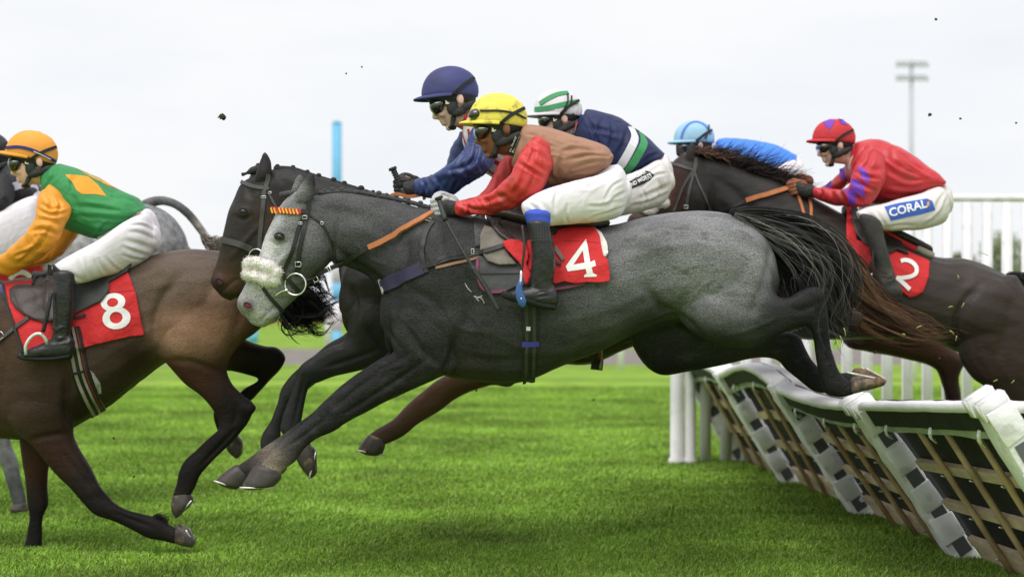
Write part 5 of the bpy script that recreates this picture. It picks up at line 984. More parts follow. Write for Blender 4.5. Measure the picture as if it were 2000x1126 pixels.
# --- E
EB = ([[(ex(s[0], s[1])+22, ey(s[0], s[1])-4, ex(s[2], s[3])+22, ey(s[2], s[3])-4, s[4]) for s in q] for q in DB[0]], -.37, M_BOOT, None)
rE = rider('E', 9.15, 'jockey in green and white hooped helmet and navy jacket with a white and green band', ((1042, 219), (1136, 218)), SK_L2,
      [(1140, 225, 1120, 262, .075), (1146, 213, 1125, 300, .15), (1178, 220, 1150, 332, .19), (1211, 232, 1180, 346, .20), (1243, 254, 1208, 352, .195), (1272, 276, 1232, 346, .18), (1296, 300, 1262, 330, .15)],
      [[(1120, 270, 1160, 290, .055, -.17), (1100, 305, 1145, 330, .06, -.2), (1060, 345, 1095, 370, .05, -.15), (1010, 365, 1030, 392, .04, -.1)], [(1120, 270, 1160, 290, .055, .17), (1100, 305, 1145, 330, .06, .2), (1060, 345, 1095, 370, .05, .15), (1010, 365, 1030, 392, .04, .1)]],
      [[(1290, 300, 1311, 365, .14), (1268, 310, 1286, 400, .165), (1245, 325, 1255, 408, .16)]]+thighs([(1309, 335, 1311, 372, .07, -.08), (1288, 312, 1296, 398, .095, -.13), (1252, 330, 1258, 412, .10, -.18), (1215, 345, 1222, 420, .09, -.24), (1178, 362, 1188, 428, .082, -.28), (1150, 378, 1165, 432, .07, -.3)]),
      [EB, far_boot(EB)], cloth('navy_silk', (.022, .030, .095), dirt=(.05, .05, .09)), cloth('navy_sleeve', (.022, .030, .095)), cloth('white_cover', (.74, .70, .76), var=.04), fp=8, hands=[((992, 380), (-1, .1), -.1, -1, M_GLOVEB)], fseed=31, crs=([[(1145, 228), (1160, 258), (1165, 290)], [(1175, 236), (1166, 270), (1180, 302)], [(1150, 250), (1180, 254), (1216, 264)], [(1192, 232), (1196, 260), (1190, 292)], [(1225, 250), (1218, 280), (1200, 310)], [(1285, 300), (1262, 310), (1245, 330)]], [], [[(1302, 338), (1276, 344), (1250, 368)], [(1292, 322), (1262, 340), (1240, 350)], [(1309, 360), (1280, 374), (1248, 386)], [(1306, 376), (1270, 393), (1235, 402)], [(1284, 350), (1291, 370), (1280, 396)], [(1255, 372), (1262, 388), (1255, 404)]]), lmat=M_BREECHM)
Tj = bvh(rE['jk']); M_WB = cloth('white_band', (.76, .74, .80)); M_GB = cloth('green_band', (.06, .30, .12))
strap('white_band', [(1232, 248), (1240, 268), (1232, 290), (1216, 318), (1205, 332)], 17, Tj, M_WB, rE['jk'], D=9, lift=.002, th=.001)
strap('green_band', [(1252, 260), (1258, 278), (1248, 300), (1234, 322), (1216, 346)], 16, Tj, M_GB, rE['jk'], D=9, lift=.002, th=.001)
for pts, w_ in (([(1054, 203), (1070, 193), (1090, 184), (1110, 181)], 12), ([(1045, 214), (1070, 211), (1100, 204), (1128, 199)], 11)):
    strap('green_hoop', pts, w_*.9, rE['T'], M_GB, rE['hl'], D=9, lift=.003, th=.001)
strap('helmet_strap', [(1098, 219), (1108, 200), (1108, 184)], 3, rE['T'], M_ELAST, rE['hl'], D=9, lift=.006)
strap('helmet_strap', [(1102, 220), (1114, 202), (1115, 188)], 3, rE['T'], M_ELAST, rE['hl'], D=9, lift=.006)
strap('white_collar', [(1128, 240), (1124, 250), (1117, 264)], 10, bvh(rE['jk'], rE['body']), M_WB, rE['jk'], D=9, lift=.006, th=.002)
text('collar_lettering', 'DARES', (1121, 264), (1133, 240), 6, bvh(rE['jk'], rE['body']), M_RED, rE['jk'], lift=.0105, D=9, bold=.03)
Tl = bvh(rE['br'])
patch('black_patch', [[(1215, 364), (1230, 352), (1247, 345), (1258, 334), (1263, 334), (1270, 336), (1278, 343), (1270, 352), (1250, 362), (1224, 372)]], Tl, cloth('black_patch', (.02, .02, .025)), rE['br'], lift=.003, D=8.9)
text('patch_lettering', 'GGER GEAR', (1220, 360), (1262, 338), 7, Tl, M_WT, rE['br'], lift=.0055, D=8.9, bold=.03)
text('patch_lettering', 'OUND WORKS', (1222, 370), (1273, 346), 7.5, Tl, M_WT, rE['br'], lift=.0055, D=8.9, bold=.03)
# --- F
FL = [(1851, 378, 1852, 418, .07, -.08), (1832, 364, 1842, 436, .095, -.13), (1796, 378, 1802, 448, .098, -.18), (1760, 387, 1766, 450, .09, -.235), (1727, 397, 1738, 451, .082, -.28), (1695, 404, 1708, 446, .072, -.30), (1675, 412, 1682, 430, .045, -.31)]
FB = ([[(1678, 422, 1722, 436, .044), (1680, 438, 1725, 452, .046), (1690, 466, 1730, 476, .048), (1702, 496, 1738, 504, .045), (1709, 525, 1746, 532, .040), (1710, 550, 1754, 556, .040)],
       [(1750, 548, 1757, 584, .038), (1738, 546, 1740, 586, .04), (1722, 550, 1724, 578, .04), (1710, 556, 1710, 568, .03)]], -.37, M_BOOTM, [(1758, 578, 1757, 588, .036), (1738, 580, 1738, 590, .04), (1720, 572, 1716, 580, .038)])
rF = rider('F', 10.0, 'jockey in red and purple helmet and red jacket with purple diamonds on the sleeves', ((1587, 270), (1670, 273)), SK_L,
      [(1668, 286, 1652, 318, .075), (1676, 276, 1656, 350, .14), (1720, 274, 1690, 388, .185), (1757, 288, 1727, 397, .195), (1795, 315, 1765, 390, .19), (1824, 338, 1800, 380, .175), (1839, 354, 1826, 368, .15)],
      [[(1692, 286, 1728, 312, .05, -.16), (1676, 310, 1730, 338, .064, -.21), (1663, 342, 1722, 364, .064, -.25), (1655, 366, 1694, 402, .060, -.24), (1630, 370, 1645, 403, .052, -.18), (1604, 367, 1612, 394, .045, -.13), (1586, 363, 1588, 387, .04, -.1)],
       [(1655, 318, 1682, 330, .05, .18), (1636, 342, 1662, 354, .052, .2), (1612, 362, 1632, 376, .045, .15), (1592, 368, 1596, 384, .04, .1)]],
      [[(1838, 358, 1852, 416, .14), (1815, 364, 1835, 438, .165), (1790, 376, 1800, 444, .16)], FL, [(1790, 368, 1800, 430, .085, .15), (1745, 374, 1750, 430, .08, .22), (1704, 384, 1708, 424, .07, .27), (1680, 396, 1682, 414, .045, .28)]],
      [FB, far_boot(FB)], sleevemat('scarlet_silk', (.56, .035, .045), damt=.25), sleevemat('scarlet_sleeve', (.56, .035, .045), damt=.35, dscale=11), cloth('scarlet_cover', (.60, .04, .05)), fp=3, lmat=M_BREECHM, bmat=M_BOOTM,
      hands=[((1552, 367), (-1, .25), -.1, -1, M_GLOVET, [(1558, 354, 1560, 380, .022), (1570, 358, 1572, 386, .028), (1587, 361, 1588, 385, .032)], M_GLOVEB), ((1562, 358), (-1, .25), .09, 1, M_GLOVET)], fseed=41, crs=([[(1702, 290), (1714, 315), (1724, 348)], [(1725, 300), (1752, 322), (1800, 346)], [(1732, 330), (1770, 350), (1815, 352)], [(1740, 362), (1780, 366), (1812, 360)], [(1690, 290), (1680, 313), (1672, 330)], [(1760, 300), (1790, 324), (1826, 345)], [(1728, 378), (1760, 382), (1790, 376)], [(1740, 285), (1745, 310), (1760, 330)]], [[(1668, 334), (1690, 345), (1716, 350)], [(1662, 354), (1685, 362), (1708, 373)], [(1655, 372), (1670, 385), (1688, 393)], [(1640, 373), (1648, 387), (1650, 401)], [(1620, 370), (1627, 384), (1628, 397)], [(1600, 367), (1605, 378), (1604, 390)], [(1702, 298), (1697, 318), (1682, 330)], [(1680, 318), (1700, 330), (1722, 332)]], [[(1850, 384), (1839, 410), (1815, 434)], [(1845, 376), (1831, 398), (1826, 422)], [(1690, 414), (1705, 426), (1720, 446)], [(1702, 404), (1716, 420), (1730, 442)], [(1850, 402), (1830, 426), (1800, 442)], [(1730, 445), (1760, 440), (1790, 440)]]), brimlen=16)
M_PUR = cloth('purple_patch', (.20, .06, .50), dirt=MUD, damt=.2)
Ts = bvh(rF['svs'][0]); Tj = bvh(rF['jk'])
for poly in ([(1675, 324), (1690, 330), (1699, 345), (1696, 362), (1682, 348)], [(1662, 350), (1676, 350), (1688, 366), (1690, 388), (1676, 378), (1664, 368)], [(1660, 366), (1672, 374), (1673, 396), (1660, 402), (1655, 384)], [(1648, 370), (1660, 372), (1668, 376), (1652, 378)]):
    patch('diamond', [poly], Ts, M_PUR, rF['svs'][0], lift=.0015, D=9.8)
Ts = bvh(rF['svs'][1])
for poly in ([(1640, 330), (1654, 326), (1652, 352), (1640, 346)], [(1612, 362), (1624, 352), (1622, 370), (1610, 372)]): patch('diamond', [poly], Ts, M_PUR, rF['svs'][1], lift=.0015, D=9.8)
for poly in ([(1607, 240), (1620, 234), (1632, 236), (1620, 254)], [(1636, 232), (1646, 234), (1656, 245), (1642, 242)]): patch('diamond', [poly], rF['T'], M_PUR, rF['hl'], lift=.003, D=9.8)
Tl = bvh(rF['br'])
patch('blue_patch', [[(1727, 404), (1755, 397), (1785, 392), (1810, 388), (1821, 393), (1826, 410), (1800, 418), (1770, 424), (1740, 431), (1733, 416)]], Tl, cloth('blue_patch', (.05, .12, .50)), rF['br'], lift=.003, D=9.7)
text('patch_lettering', 'CORAL', (1738, 424), (1811, 405), 16, Tl, M_WT, rF['br'], lift=.0055, D=9.7, bold=.025)
patch('patch_emblem', [[(1809, 396), (1814, 393), (1814, 402), (1809, 403)]], Tl, cloth('amber', (.75, .4, .08)), rF['br'], lift=.006, D=9.7)
# --- G
gr = lambda q: [(1560+(s[0]-1215)*.72, 350+(s[1]-340)*.72, 1560+(s[2]-1215)*.72, 350+(s[3]-340)*.72)+tuple(s[4:]) for s in q]
GB = ([gr(q) for q in DB[0]], -.36, M_BOOTM, None)
rG = rider('G', 10.85, 'jockey in pale blue helmet and bright blue jacket beyond the flying mane', ((1316, 273), (1395, 272)), SK_L,
      [(1399, 284, 1388, 318, .075), (1405, 271, 1395, 345, .14), (1445, 270, 1430, 368, .185), (1488, 277, 1475, 375, .195), (1520, 286, 1505, 372, .185), (1549, 302, 1538, 348, .15)],
      [[(1385, 300, 1425, 320, .055, -.17), (1365, 330, 1410, 350, .06, -.2), (1330, 360, 1360, 380, .05, -.15), (1290, 380, 1310, 400, .04, -.1)], [(1385, 300, 1425, 320, .055, .17), (1365, 330, 1410, 350, .06, .2), (1330, 360, 1360, 380, .05, .15), (1290, 380, 1310, 400, .04, .1)]],
      [[(1553, 308, 1566, 360, .14), (1535, 312, 1550, 380, .165), (1510, 330, 1520, 385, .15)]]+thighs([(1566, 325, 1568, 360, .07, -.08), (1548, 312, 1556, 384, .095, -.13), (1515, 325, 1520, 395, .098, -.18), (1480, 340, 1486, 402, .09, -.235), (1450, 350, 1458, 408, .08, -.28), (1425, 360, 1440, 408, .06, -.3)]),
      [GB, far_boot(GB)], cloth('azure_silk', (.07, .24, .78)), cloth('azure_sleeve', (.07, .24, .78)), cloth('pale_blue_cover', (.36, .60, .80)), fp=5, hands=[((1275, 390), (-1, .1), -.1, -1, M_GLOVEB)], fseed=51)
M_B2 = cloth('blue_hoop', (.10, .22, .68))
strap('blue_hoop', [(1331, 270), (1335, 256), (1346, 242), (1362, 238), (1378, 246), (1388, 262)], 5, rG['T'], M_B2, rG['hl'], D=10.7, lift=.003, th=.001)
strap('helmet_strap', [(1376, 272), (1382, 258), (1384, 244)], 3, rG['T'], M_ELAST, rG['hl'], D=10.7, lift=.006)
# --- B
BB_ = ([[(-95, 520, -60, 520, .044), (-95, 560, -58, 560, .046), (-95, 600, -62, 600, .04)], [(-62, 590, -62, 625, .038), (-90, 596, -90, 625, .04), (-125, 608, -125, 622, .03)]], -.36, M_BOOT, None)
rB = rider('B', 10.3, 'jockey cut off by the left edge in a black and lavender jacket with pale breeches', ((-72, 300), (20, 300)), SK_L,
      [(20, 322, -10, 360, .075), (25, 318, 0, 385, .14), (45, 326, 20, 398, .17), (62, 345, 45, 400, .17), (77, 366, 66, 392, .15)],
      [[(0, 340, 30, 370, .055, -.17), (-20, 380, 20, 400, .06, -.22), (-60, 430, -20, 450, .055, -.2), (-110, 460, -90, 485, .045, -.12)], [(0, 340, 30, 370, .055, .17), (-20, 380, 20, 400, .06, .22), (-60, 430, -20, 450, .055, .2)]],
      [[(72, 372, 84, 440, .14), (55, 385, 70, 485, .165), (25, 400, 30, 515, .16)]]+thighs([(84, 395, 86, 440, .07, -.08), (66, 382, 76, 485, .095, -.13), (25, 398, 30, 515, .098, -.19), (-20, 425, -15, 530, .09, -.25), (-60, 450, -50, 535, .08, -.29), (-90, 470, -75, 530, .06, -.3)]),
      [BB_, far_boot(BB_)], cloth('black_silk', (.03, .03, .033)), cloth('black_sleeve', (.03, .03, .033)), cloth('charcoal_cover', (.05, .05, .055)), fp=3, lmat=M_BREECH, fseed=61)
strap('lavender_band', [(10, 372), (35, 362), (60, 360), (74, 368)], 16, bvh(rB['jk']), cloth('lavender_band', (.42, .40, .52)), rB['jk'], D=10.1, lift=.002, th=.001)
# ------------------------------------------------------------ tack, whips, clods
M_LEATH = mat('black_leather', (.022, .021, .021), .45, var=.2, vscale=30, spec=.35, bump=.2, bscale=200)
M_LEATHB = mat('brown_leather', (.050, .036, .033), .42, var=.25, vscale=10, spec=.35, bump2=.25, b2scale=20, dirt=(.12, .10, .09), dscale=12, damt=.3)
M_ORANGE = mat('orange_rein_rubber', (.46, .155, .055), .55, var=.15, vscale=20, bump=.4, bscale=220)
M_SILVER = mat('polished_steel', (.80, .80, .80), .18, var=0, metal=1.0)
M_NCLOTH = mat('red_cloth', (.64, .035, .040), .7, var=.06, bump2=.6, b2scale=22, spec=.2, dirt=(.4, .03, .03), dscale=8, damt=.3)
M_NUM = mat('white_numeral', (.86, .85, .85), .6, var=.02, bump2=.2, b2scale=22)
M_FLEECE = mat('sheepskin', (.88, .83, .80), .9, var=.06, vscale=40, bump=1.0, bscale=160, bump2=.8, b2scale=55, spec=.1)
M_NAVYW = mat('navy_webbing', (.035, .030, .075), .7, var=.2, bump=.3, bscale=300)
M_BEIGE = mat('saddle_felt', (.20, .175, .15), .8, var=.25, vscale=14, bump2=.4, b2scale=20)
M_PADG = mat('grey_weight_cloth', (.065, .065, .068), .6, var=.2, bump2=.35, b2scale=18)
M_PINK = mat('plum_binding', (.22, .05, .10), .6, var=.1)
M_ELWEB = mat('elastic_web', (.05, .05, .05), .7, var=.15, bump=.5, bscale=250)
M_TAN = mat('tan_elastic', (.30, .17, .10), .7)
M_CREAM = mat('cream_web', (.36, .32, .26), .7, var=.2, dirt=(.2, .16, .12), dscale=10)
M_REDT = mat('red_thread', (.45, .03, .05), .7)
M_WHIP = mat('whip_grip', (.04, .042, .044), .5, var=.2, bump=.6, bscale=200)
M_BLUEP = mat('blue_stirrup_plastic', (.035, .10, .30), .35, var=.15, spec=.5)
M_MESH = mat('non_slip_mesh', (.07, .07, .07), .7, var=.6, vscale=150, bump=.8, bscale=300)
M_FOAM = mat('sweat_foam', (.40, .39, .39), .8, var=.3, vscale=60, bump=1.0, bscale=90)
def things(name, key, label, cat, px, py): return empty(name, P(px, py, HORSE[key]['D']-.3), label, cat)
def ring(px, py, rpx, Y, rm, m, parent, name='bit_ring', sq=1.0):
    c = P(px, py, Y); r = rpx*Y/FP; q = [c+Vector((math.cos(a)*r*sq, -.01*math.cos(a), math.sin(a)*r)) for a in [i/28*6.283 for i in range(28)]]
    bm = bmesh.new(); wire(bm, q, rm, 8, closed=True); return obj(name, bm, m, parent)
def buckle(px, py, w_, h_, T, parent, D, lift=.009, ang=0):
    c, n, _ = hit(T, px, py, D); s = D/FP; u = Vector((math.cos(R(ang)), 0, -math.sin(R(ang)))); v = Vector((math.sin(R(ang)), 0, math.cos(R(ang)))); c = c+n*lift
    q = [c-u*w_*s/2-v*h_*s/2, c-u*w_*s/2+v*h_*s/2, c+u*w_*s/2+v*h_*s/2, c+u*w_*s/2-v*h_*s/2]; bm = bmesh.new(); wire(bm, q, .0022, 6, closed=True); return obj('buckle', bm, M_SILVER, parent)
def fleece(name, blobs, D, parent, m=None):
    bm = bmesh.new()
    for x, y, rx, ry, a, off in blobs: ell(bm, x, y, rx, ry, a, min(rx, ry)*D/FP*1.1, off, D)
    me = solid(bm, .0045, 26); swell(me, .003, 30, 5); me2 = me; co = getco(me); no = getno(me); g = np.random.default_rng(3); k = g.integers(len(co), size=1500)
    ln = [[tuple(co[i]-no[i]*.004+(no[i]*.010+v*.004)*t+v*.002*math.sin(t*5)) for t in (0, .35, .7, 1)] for i, v in zip(k, g.normal(size=(1500, 3)))]
    o = obj(name, me, m or M_FLEECE, parent); hair('wool', ln, .0011, m or M_FLEECE, o); return o
# ---- D
T = HORSE['D']['T']; D = 7.45
sd = things('saddle', 'D', 'small brown racing saddle with grey pads and blue stirrup on the grey horse', 'saddle', 1050, 440)
nc = things('number_cloth', 'D', 'red cloth with white number 4 behind the rider boot on the grey horse', 'saddle cloth', 1120, 500)
patch('fleece_pad', [[(1120, 455), (1160, 450), (1176, 462), (1186, 480), (1188, 496), (1182, 505), (1172, 500), (1160, 480)]], T, M_FLEECE, sd, lift=.003, th=.014, ruffle=.002, D=D)
wc = patch('weight_cloth', [[(934, 500), (990, 508), (1085, 470), (1100, 548), (1150, 552), (1130, 560), (1082, 568), (1060, 560), (1017, 556), (990, 569), (961, 569), (942, 562), (934, 537)]], T, M_PADG, sd, lift=.004, th=.006, D=D)
for pts in ([(933, 505), (933, 537), (943, 563), (962, 570), (990, 569)], [(1080, 566), (1105, 562), (1144, 553)]): strap('plum_edge', pts, 6, T, M_PINK, wc, D=D, lift=.012, th=.003)
strap('pad_seam', [(935, 535), (975, 535), (1018, 535)], 2, T, M_LEATH, wc, D=D, lift=.012, th=.002)
TD1 = bvh(HORSE['D']['b'], wc)
cl = patch('cloth', [[(1030, 478), (1084, 468), (1095, 458), (1118, 450), (1143, 451), (1164, 456), (1171, 468), (1175, 488), (1178, 504), (1186, 513), (1189, 532), (1192, 548), (1175, 552), (1147, 552), (1124, 555), (1104, 551), (1086, 556), (1060, 545), (1030, 530)]], T, M_NCLOTH, nc, lift=.022, th=.003, ruffle=.003, D=D)
fl = patch('folded_corner', [[(981, 485), (998, 481), (1014, 481), (1028, 487), (1035, 499), (1032, 512), (1026, 522), (1036, 540), (1030, 562), (1024, 552), (1020, 530), (1014, 520), (1001, 506)]], T, M_NCLOTH, nc, lift=.036, th=.003, ruffle=.003, D=D)
TN = bvh(cl)
patch('numeral', [[(1144.5, 467), (1148, 482), (1151, 500), (1153, 512), (1161.5, 508), (1164, 519), (1155.5, 522), (1158, 533), (1166, 537), (1164.5, 540), (1141, 541), (1141, 537), (1146, 534), (1144, 525), (1109, 530), (1105, 520), (1118, 502)], [(1120, 517), (1142, 513), (1138, 489)]], TN, M_NUM, nc, lift=.002, edge=5, D=D)
strap('cloth_seam', [(1100, 470), (1140, 471), (1170, 474)], 1.3, TN, M_REDT, nc, D=D, lift=.001, th=.001)
pd = patch('felt_pad', [[(945, 446), (975, 455), (1000, 478), (985, 488), (1009, 518), (975, 519), (952, 511), (938, 490), (937, 465)]], TD1, M_BEIGE, sd, lift=.006, th=.012, D=D)
patch('grip_mesh', [[(924, 424), (946, 416), (948, 440), (936, 482), (928, 482)]], T, M_MESH, sd, lift=.003, th=.003, D=D)
T3 = bvh(HORSE['D']['b'], wc, pd)
fp_ = patch('flap', [[(946, 416), (985, 404), (1024, 404), (1046, 420), (1050, 470), (1036, 482), (1014, 483), (996, 477), (974, 461), (960, 444), (950, 429)]], T3, M_LEATHB, sd, lift=.007, th=.009, D=D)
strap('flap_seam', [(965, 418), (985, 445), (1010, 470)], 1.4, bvh(fp_), M_LEATH, fp_, D=D, lift=.0006, th=.0015)
bm = bmesh.new(); loft(bm, [(960, 402, 960, 428, .06), (1000, 410, 1000, 436, .11), (1060, 424, 1060, 450, .15), (1110, 430, 1110, 450, .17), (1160, 431, 1160, 449, .17), (1188, 431, 1188, 442, .13)], 7.75, sup=2.6); obj('seat', solid(bm, .006, 3), M_LEATHB, sd)
patch('panel', [[(1078, 441), (1134, 434), (1186, 434), (1186, 441), (1155, 448), (1105, 452), (1082, 466), (1072, 470)]], T, M_LEATHB, sd, lift=.02, th=.01, D=D)
gp = [(1034, 560), (1036, 620), (1036, 670), (1034, 715), (1030, 744)]
gi = strap('girth', gp, 31, T, M_LEATH, sd, D=D, lift=.003, th=.006)
for dx in (-7, 7): strap('girth_web', [(p[0]+dx, p[1]) for p in gp], 7, T, M_ELWEB, gi, D=D, lift=.010, th=.003)
strap('girth_keeper', [(1020, 670), (1036, 670), (1052, 669)], 11, T, mat('blue_tape', (.07, .06, .42), .5), gi, D=D, lift=.012, th=.003)
strap('girth_label', [(1028, 641), (1036, 641)], 8, T, M_NUM, gi, D=D, lift=.013, th=.002)
cord('stirrup_leather', [(1020, 440, 7.36), (1024, 480, 7.34), (1020, 520, 7.34), (1016, 546, 7.34)], .0055, M_LEATHB, sd)
st_ = cord('stirrup_iron', [(1018, 528, 7.30), (1017, 548, 7.29), (1014, 560, 7.29)], .006, M_SILVER, sd)
bm = bmesh.new(); tube(bm, [(1018, 548, 5), (1014, 562, 7), (1015, 576, 9), (1020, 590, 9), (1022, 598, 5)], 7.29, wr=.55); obj('stirrup_side', solid(bm, .004, 1), M_BLUEP, st_)
bm = bmesh.new(); ell(bm, 1018, 583, 2, 2, 0, .004, -.012, 7.27); obj('rivet', bm, M_SILVER, st_)
TB = rD['T']
strap('tab', [(1084, 483), (1092, 496), (1100, 508)], 8, TN, M_BEIGE, sd, D=D, lift=.006, th=.005); strap('tab', [(1084, 512), (1096, 516)], 7, TN, M_LEATH, sd, D=D, lift=.006, th=.005)
# breast girth
bg = things('breast_girth', 'D', 'navy and black breast strap across the chest of the grey horse', 'strap', 800, 520)
strap('chest_pad', [(747, 560), (765, 551), (795, 537), (826, 523)], 27, T, M_NAVYW, bg, D=D, lift=.003, th=.007)
strap('foam_tag', [(744, 545), (749, 560), (753, 572)], 7, T, M_FOAM, bg, D=D, lift=.01, th=.004)
strap('tan_elastic', [(850, 523), (880, 516), (910, 509), (937, 502)], 6, T, M_TAN, bg, D=D, lift=.003, th=.003)
strap('girth_strap', [(815, 524), (845, 516), (880, 505), (915, 499), (950, 490), (986, 480)], 10, T3, M_LEATH, bg, D=D, lift=.006, th=.004)
strap('girth_strap', [(848, 520), (856, 508), (885, 499), (920, 493)], 7, T, M_LEATH, bg, D=D, lift=.009, th=.003)
strap('neck_strap', [(845, 432), (832, 455), (826, 480), (826, 505), (834, 532)], 9, T, M_LEATH, bg, D=D, lift=.004, th=.004)
buckle(923, 493, 5, 10, T3, bg, 7.5, .014)
buckle(836, 431, 11, 6, T, bg, 7.5, .010, 15)
bm = bmesh.new()
# bridle D
br_ = things('bridle', 'D', 'black bridle with sheepskin noseband and red and yellow browband on the grey horse', 'bridle', 560, 480)
bb = strap('browband', [(529, 408), (545, 411), (565, 413), (588, 414)], 11, T, mat('red_browband', (.50, .02, .03), .5), br_, D=7.6, lift=.003, th=.007)
for i in range(9): x = 531+i*6.2; strap('yellow_binding', [(x-1.5, 405.5+i*.5), (x+1.8, 416.5+i*.4)], 2.9, T, mat('yellow_binding', (.80, .50, .03), .5) if i == 0 else bpy.data.materials['yellow_binding'], bb, D=7.6, lift=.0105, th=.0015, step=3)
strap('headpiece', [(602, 392), (603, 404), (600, 416)], 9, T, M_LEATH, br_, D=7.6); strap('browband_end', [(586, 413), (603, 415)], 10, T, M_LEATH, br_, D=7.6, lift=.004)
c1 = strap('cheek_strap', [(594, 420), (585, 440), (578, 465), (570, 492), (560, 515), (551, 534)], 7.5, T, M_LEATH, br_, D=7.6, lift=.003)
c2 = strap('cheek_strap', [(600, 418), (595, 440), (590, 465), (585, 490), (583, 512), (578, 538)], 8.5, T, M_LEATH, br_, D=7.6, lift=.005)
buckle(584, 514, 11, 9, T, c2, 7.6, .014); buckle(594, 425, 9, 6, T, c2, 7.6, .013); buckle(586, 437, 7, 4, T, c1, 7.6, .012)
strap('throat_lash', [(603, 418), (616, 428), (630, 438), (642, 460), (652, 485), (656, 515)], 4.5, T, M_LEATH, br_, D=7.6)
buckle(628, 437, 5, 5, T, br_, 7.6, .01, 20)
strap('noseband', [(540, 534), (556, 540), (570, 554), (585, 570)], 8.5, T, M_LEATH, br_, D=7.6, lift=.004)
strap('flash_strap', [(489, 530), (498, 544), (511, 558), (524, 576), (538, 592), (551, 607)], 7.5, T, M_LEATH, br_, D=7.6, lift=.004); buckle(511, 559, 7, 4, T, br_, 7.6, .011, 35)
fleece('fleece_noseband', [(488, 516, 15, 14, 10, -.05), (505, 514, 18, 13, 10, -.075), (525, 522, 19, 14, 18, -.09), (541, 532, 13, 13, 20, -.09), (484, 536, 13, 13, 0, -.05), (500, 540, 17, 12, 14, -.08), (520, 546, 17, 13, 14, -.09), (537, 548, 12, 11, 0, -.09)], 7.75, br_)
hx, hn, _ = hit(T, 578, 548, 7.6); rg = ring(577, 555, 21, hx.y-.02, .0042, M_SILVER, br_)
cord('bit', [(563, 566, hx.y-.02), (550, 569, hx.y-.012), (539, 577, hx.y), (534, 584, hx.y+.02)], .006, M_SILVER, br_)
ry = hx.y-.03
re = strap('rein', [(596, 546), (622, 535), (660, 517), (692, 499), (722, 484)], 9, T, M_LEATH, br_, D=ry, lift=.012)
strap('rein_grip', [(722, 484), (762, 465), (803, 443), (846, 420)], 11.5, T, M_ORANGE, br_, D=7.6, lift=.014, th=.009, sm=60)
buckle(612, 539, 9, 9, T, re, 7.6, .02, -25); buckle(644, 526, 5, 11, T, re, 7.6, .02, -30)
strap('far_rein', [(652, 512), (676, 503), (700, 496)], 4, T, M_LEATH, br_, D=7.6, lift=.003)
wh = things('whip', 'D', 'black whip pointing down from the grey gloved hand', 'whip', 920, 500)
cord('shaft', [(872, 432, 7.50), (886, 458, 7.47), (905, 492, 7.44), (925, 524, 7.42)], .0062, M_WHIP, wh); cord('flap', [(922, 520, 7.42), (948, 560, 7.41), (975, 606, 7.40)], .010, M_WHIP, wh)
cord('handle', [(870, 430, 7.52), (862, 405, 7.56), (857, 388, 7.58)], .011, M_WHIP, wh); cord('end_cap', [(858, 389, 7.58), (856, 384, 7.58)], .018, M_WHIP, wh)
for pts, w_ in (([(908, 553), (914, 563), (921, 570)], 2), ([(926, 578), (934, 581), (942, 577)], 3), ([(938, 580), (943, 585), (946, 592)], 2), ([(930, 582), (936, 588)], 2)): strap('sweat_foam', pts, w_, T, M_FOAM, HORSE['D']['e'], D=D, lift=.0005, th=.002)
# collar lettering of D
co_ = strap('collar', [(1018, 262), (1012, 276), (1004, 292), (1000, 300)], 17, bvh(rD['jk'], rD['body']), M_ELAST, rD['jk'], D=7.6, lift=.010, th=.002)
Tc = bvh(co_)
text('collar_lettering', 'm Bailey', (999, 297), (1011, 267), 5.5, Tc, M_WT, rD['jk'], lift=.0015, D=7.58, bold=.02); text('collar_lettering', 'Racing.c', (1005, 299), (1018, 268), 5.5, Tc, M_WT, rD['jk'], lift=.0015, D=7.58, bold=.02)
# ---- C
T = HORSE['C']['T']; D = 8.1
b = things('bridle', 'C', 'plain black bridle with a broad leather noseband on the plaited dark horse', 'bridle', 500, 400)
M_LEATHG = mat('worn_leather', (.075, .072, .07), .5, var=.25, vscale=20)
strap('browband', [(471, 355), (485, 361), (505, 366), (525, 368)], 8, T, M_LEATHG, b, D=8.2); strap('headpiece', [(524, 340), (522, 355), (516, 372)], 9, T, M_LEATHG, b, D=8.2)
strap('cheek_strap', [(516, 372), (514, 400), (511, 430), (509, 455), (507, 485)], 9, T, M_LEATHG, b, D=8.2); strap('throat_lash', [(524, 376), (531, 390), (539, 405)], 5, T, M_LEATHG, b, D=8.2)
strap('noseband', [(431, 467), (445, 471), (465, 476), (492, 487)], 12, T, M_LEATHG, b, D=8.2, th=.006); buckle(515, 386, 10, 4, T, b, 8.2, .01); buckle(527, 377, 6, 4, T, b, 8.2, .01)
h_ = hit(T, 495, 490, 8.2)[0]; ring(500, 500, 14, h_.y-.02, .0035, M_SILVER, b)
strap('rein', [(760, 384), (775, 379), (800, 384), (830, 379)], 7, bvh(HORSE['C']['b']), M_ORANGE, b, D=8.2, lift=.01); cord('rein_end', [(826, 376, 8.2), (829, 390, 8.2)], .007, M_ORANGE, b)
w_ = things('whip', 'C', 'ribbed black whip handle sticking up from the dark gloved hand', 'whip', 775, 345)
cord('handle', [(768, 331, 8.2), (774, 344, 8.2), (783, 366, 8.2)], .0125, M_WHIP, w_)
for i in range(5): cord('grip_ring', [(769.5+i*2.1, 335+i*4.6, 8.2), (770.3+i*2.1, 336.6+i*4.6, 8.2)], .0150, M_WHIP, w_, n=14)
cord('end_cap', [(766, 327, 8.2), (768, 332, 8.2)], .019, M_WHIP, w_); cord('shaft', [(783, 366, 8.2), (792, 386, 8.2), (798, 402, 8.2)], .010, M_WHIP, w_)
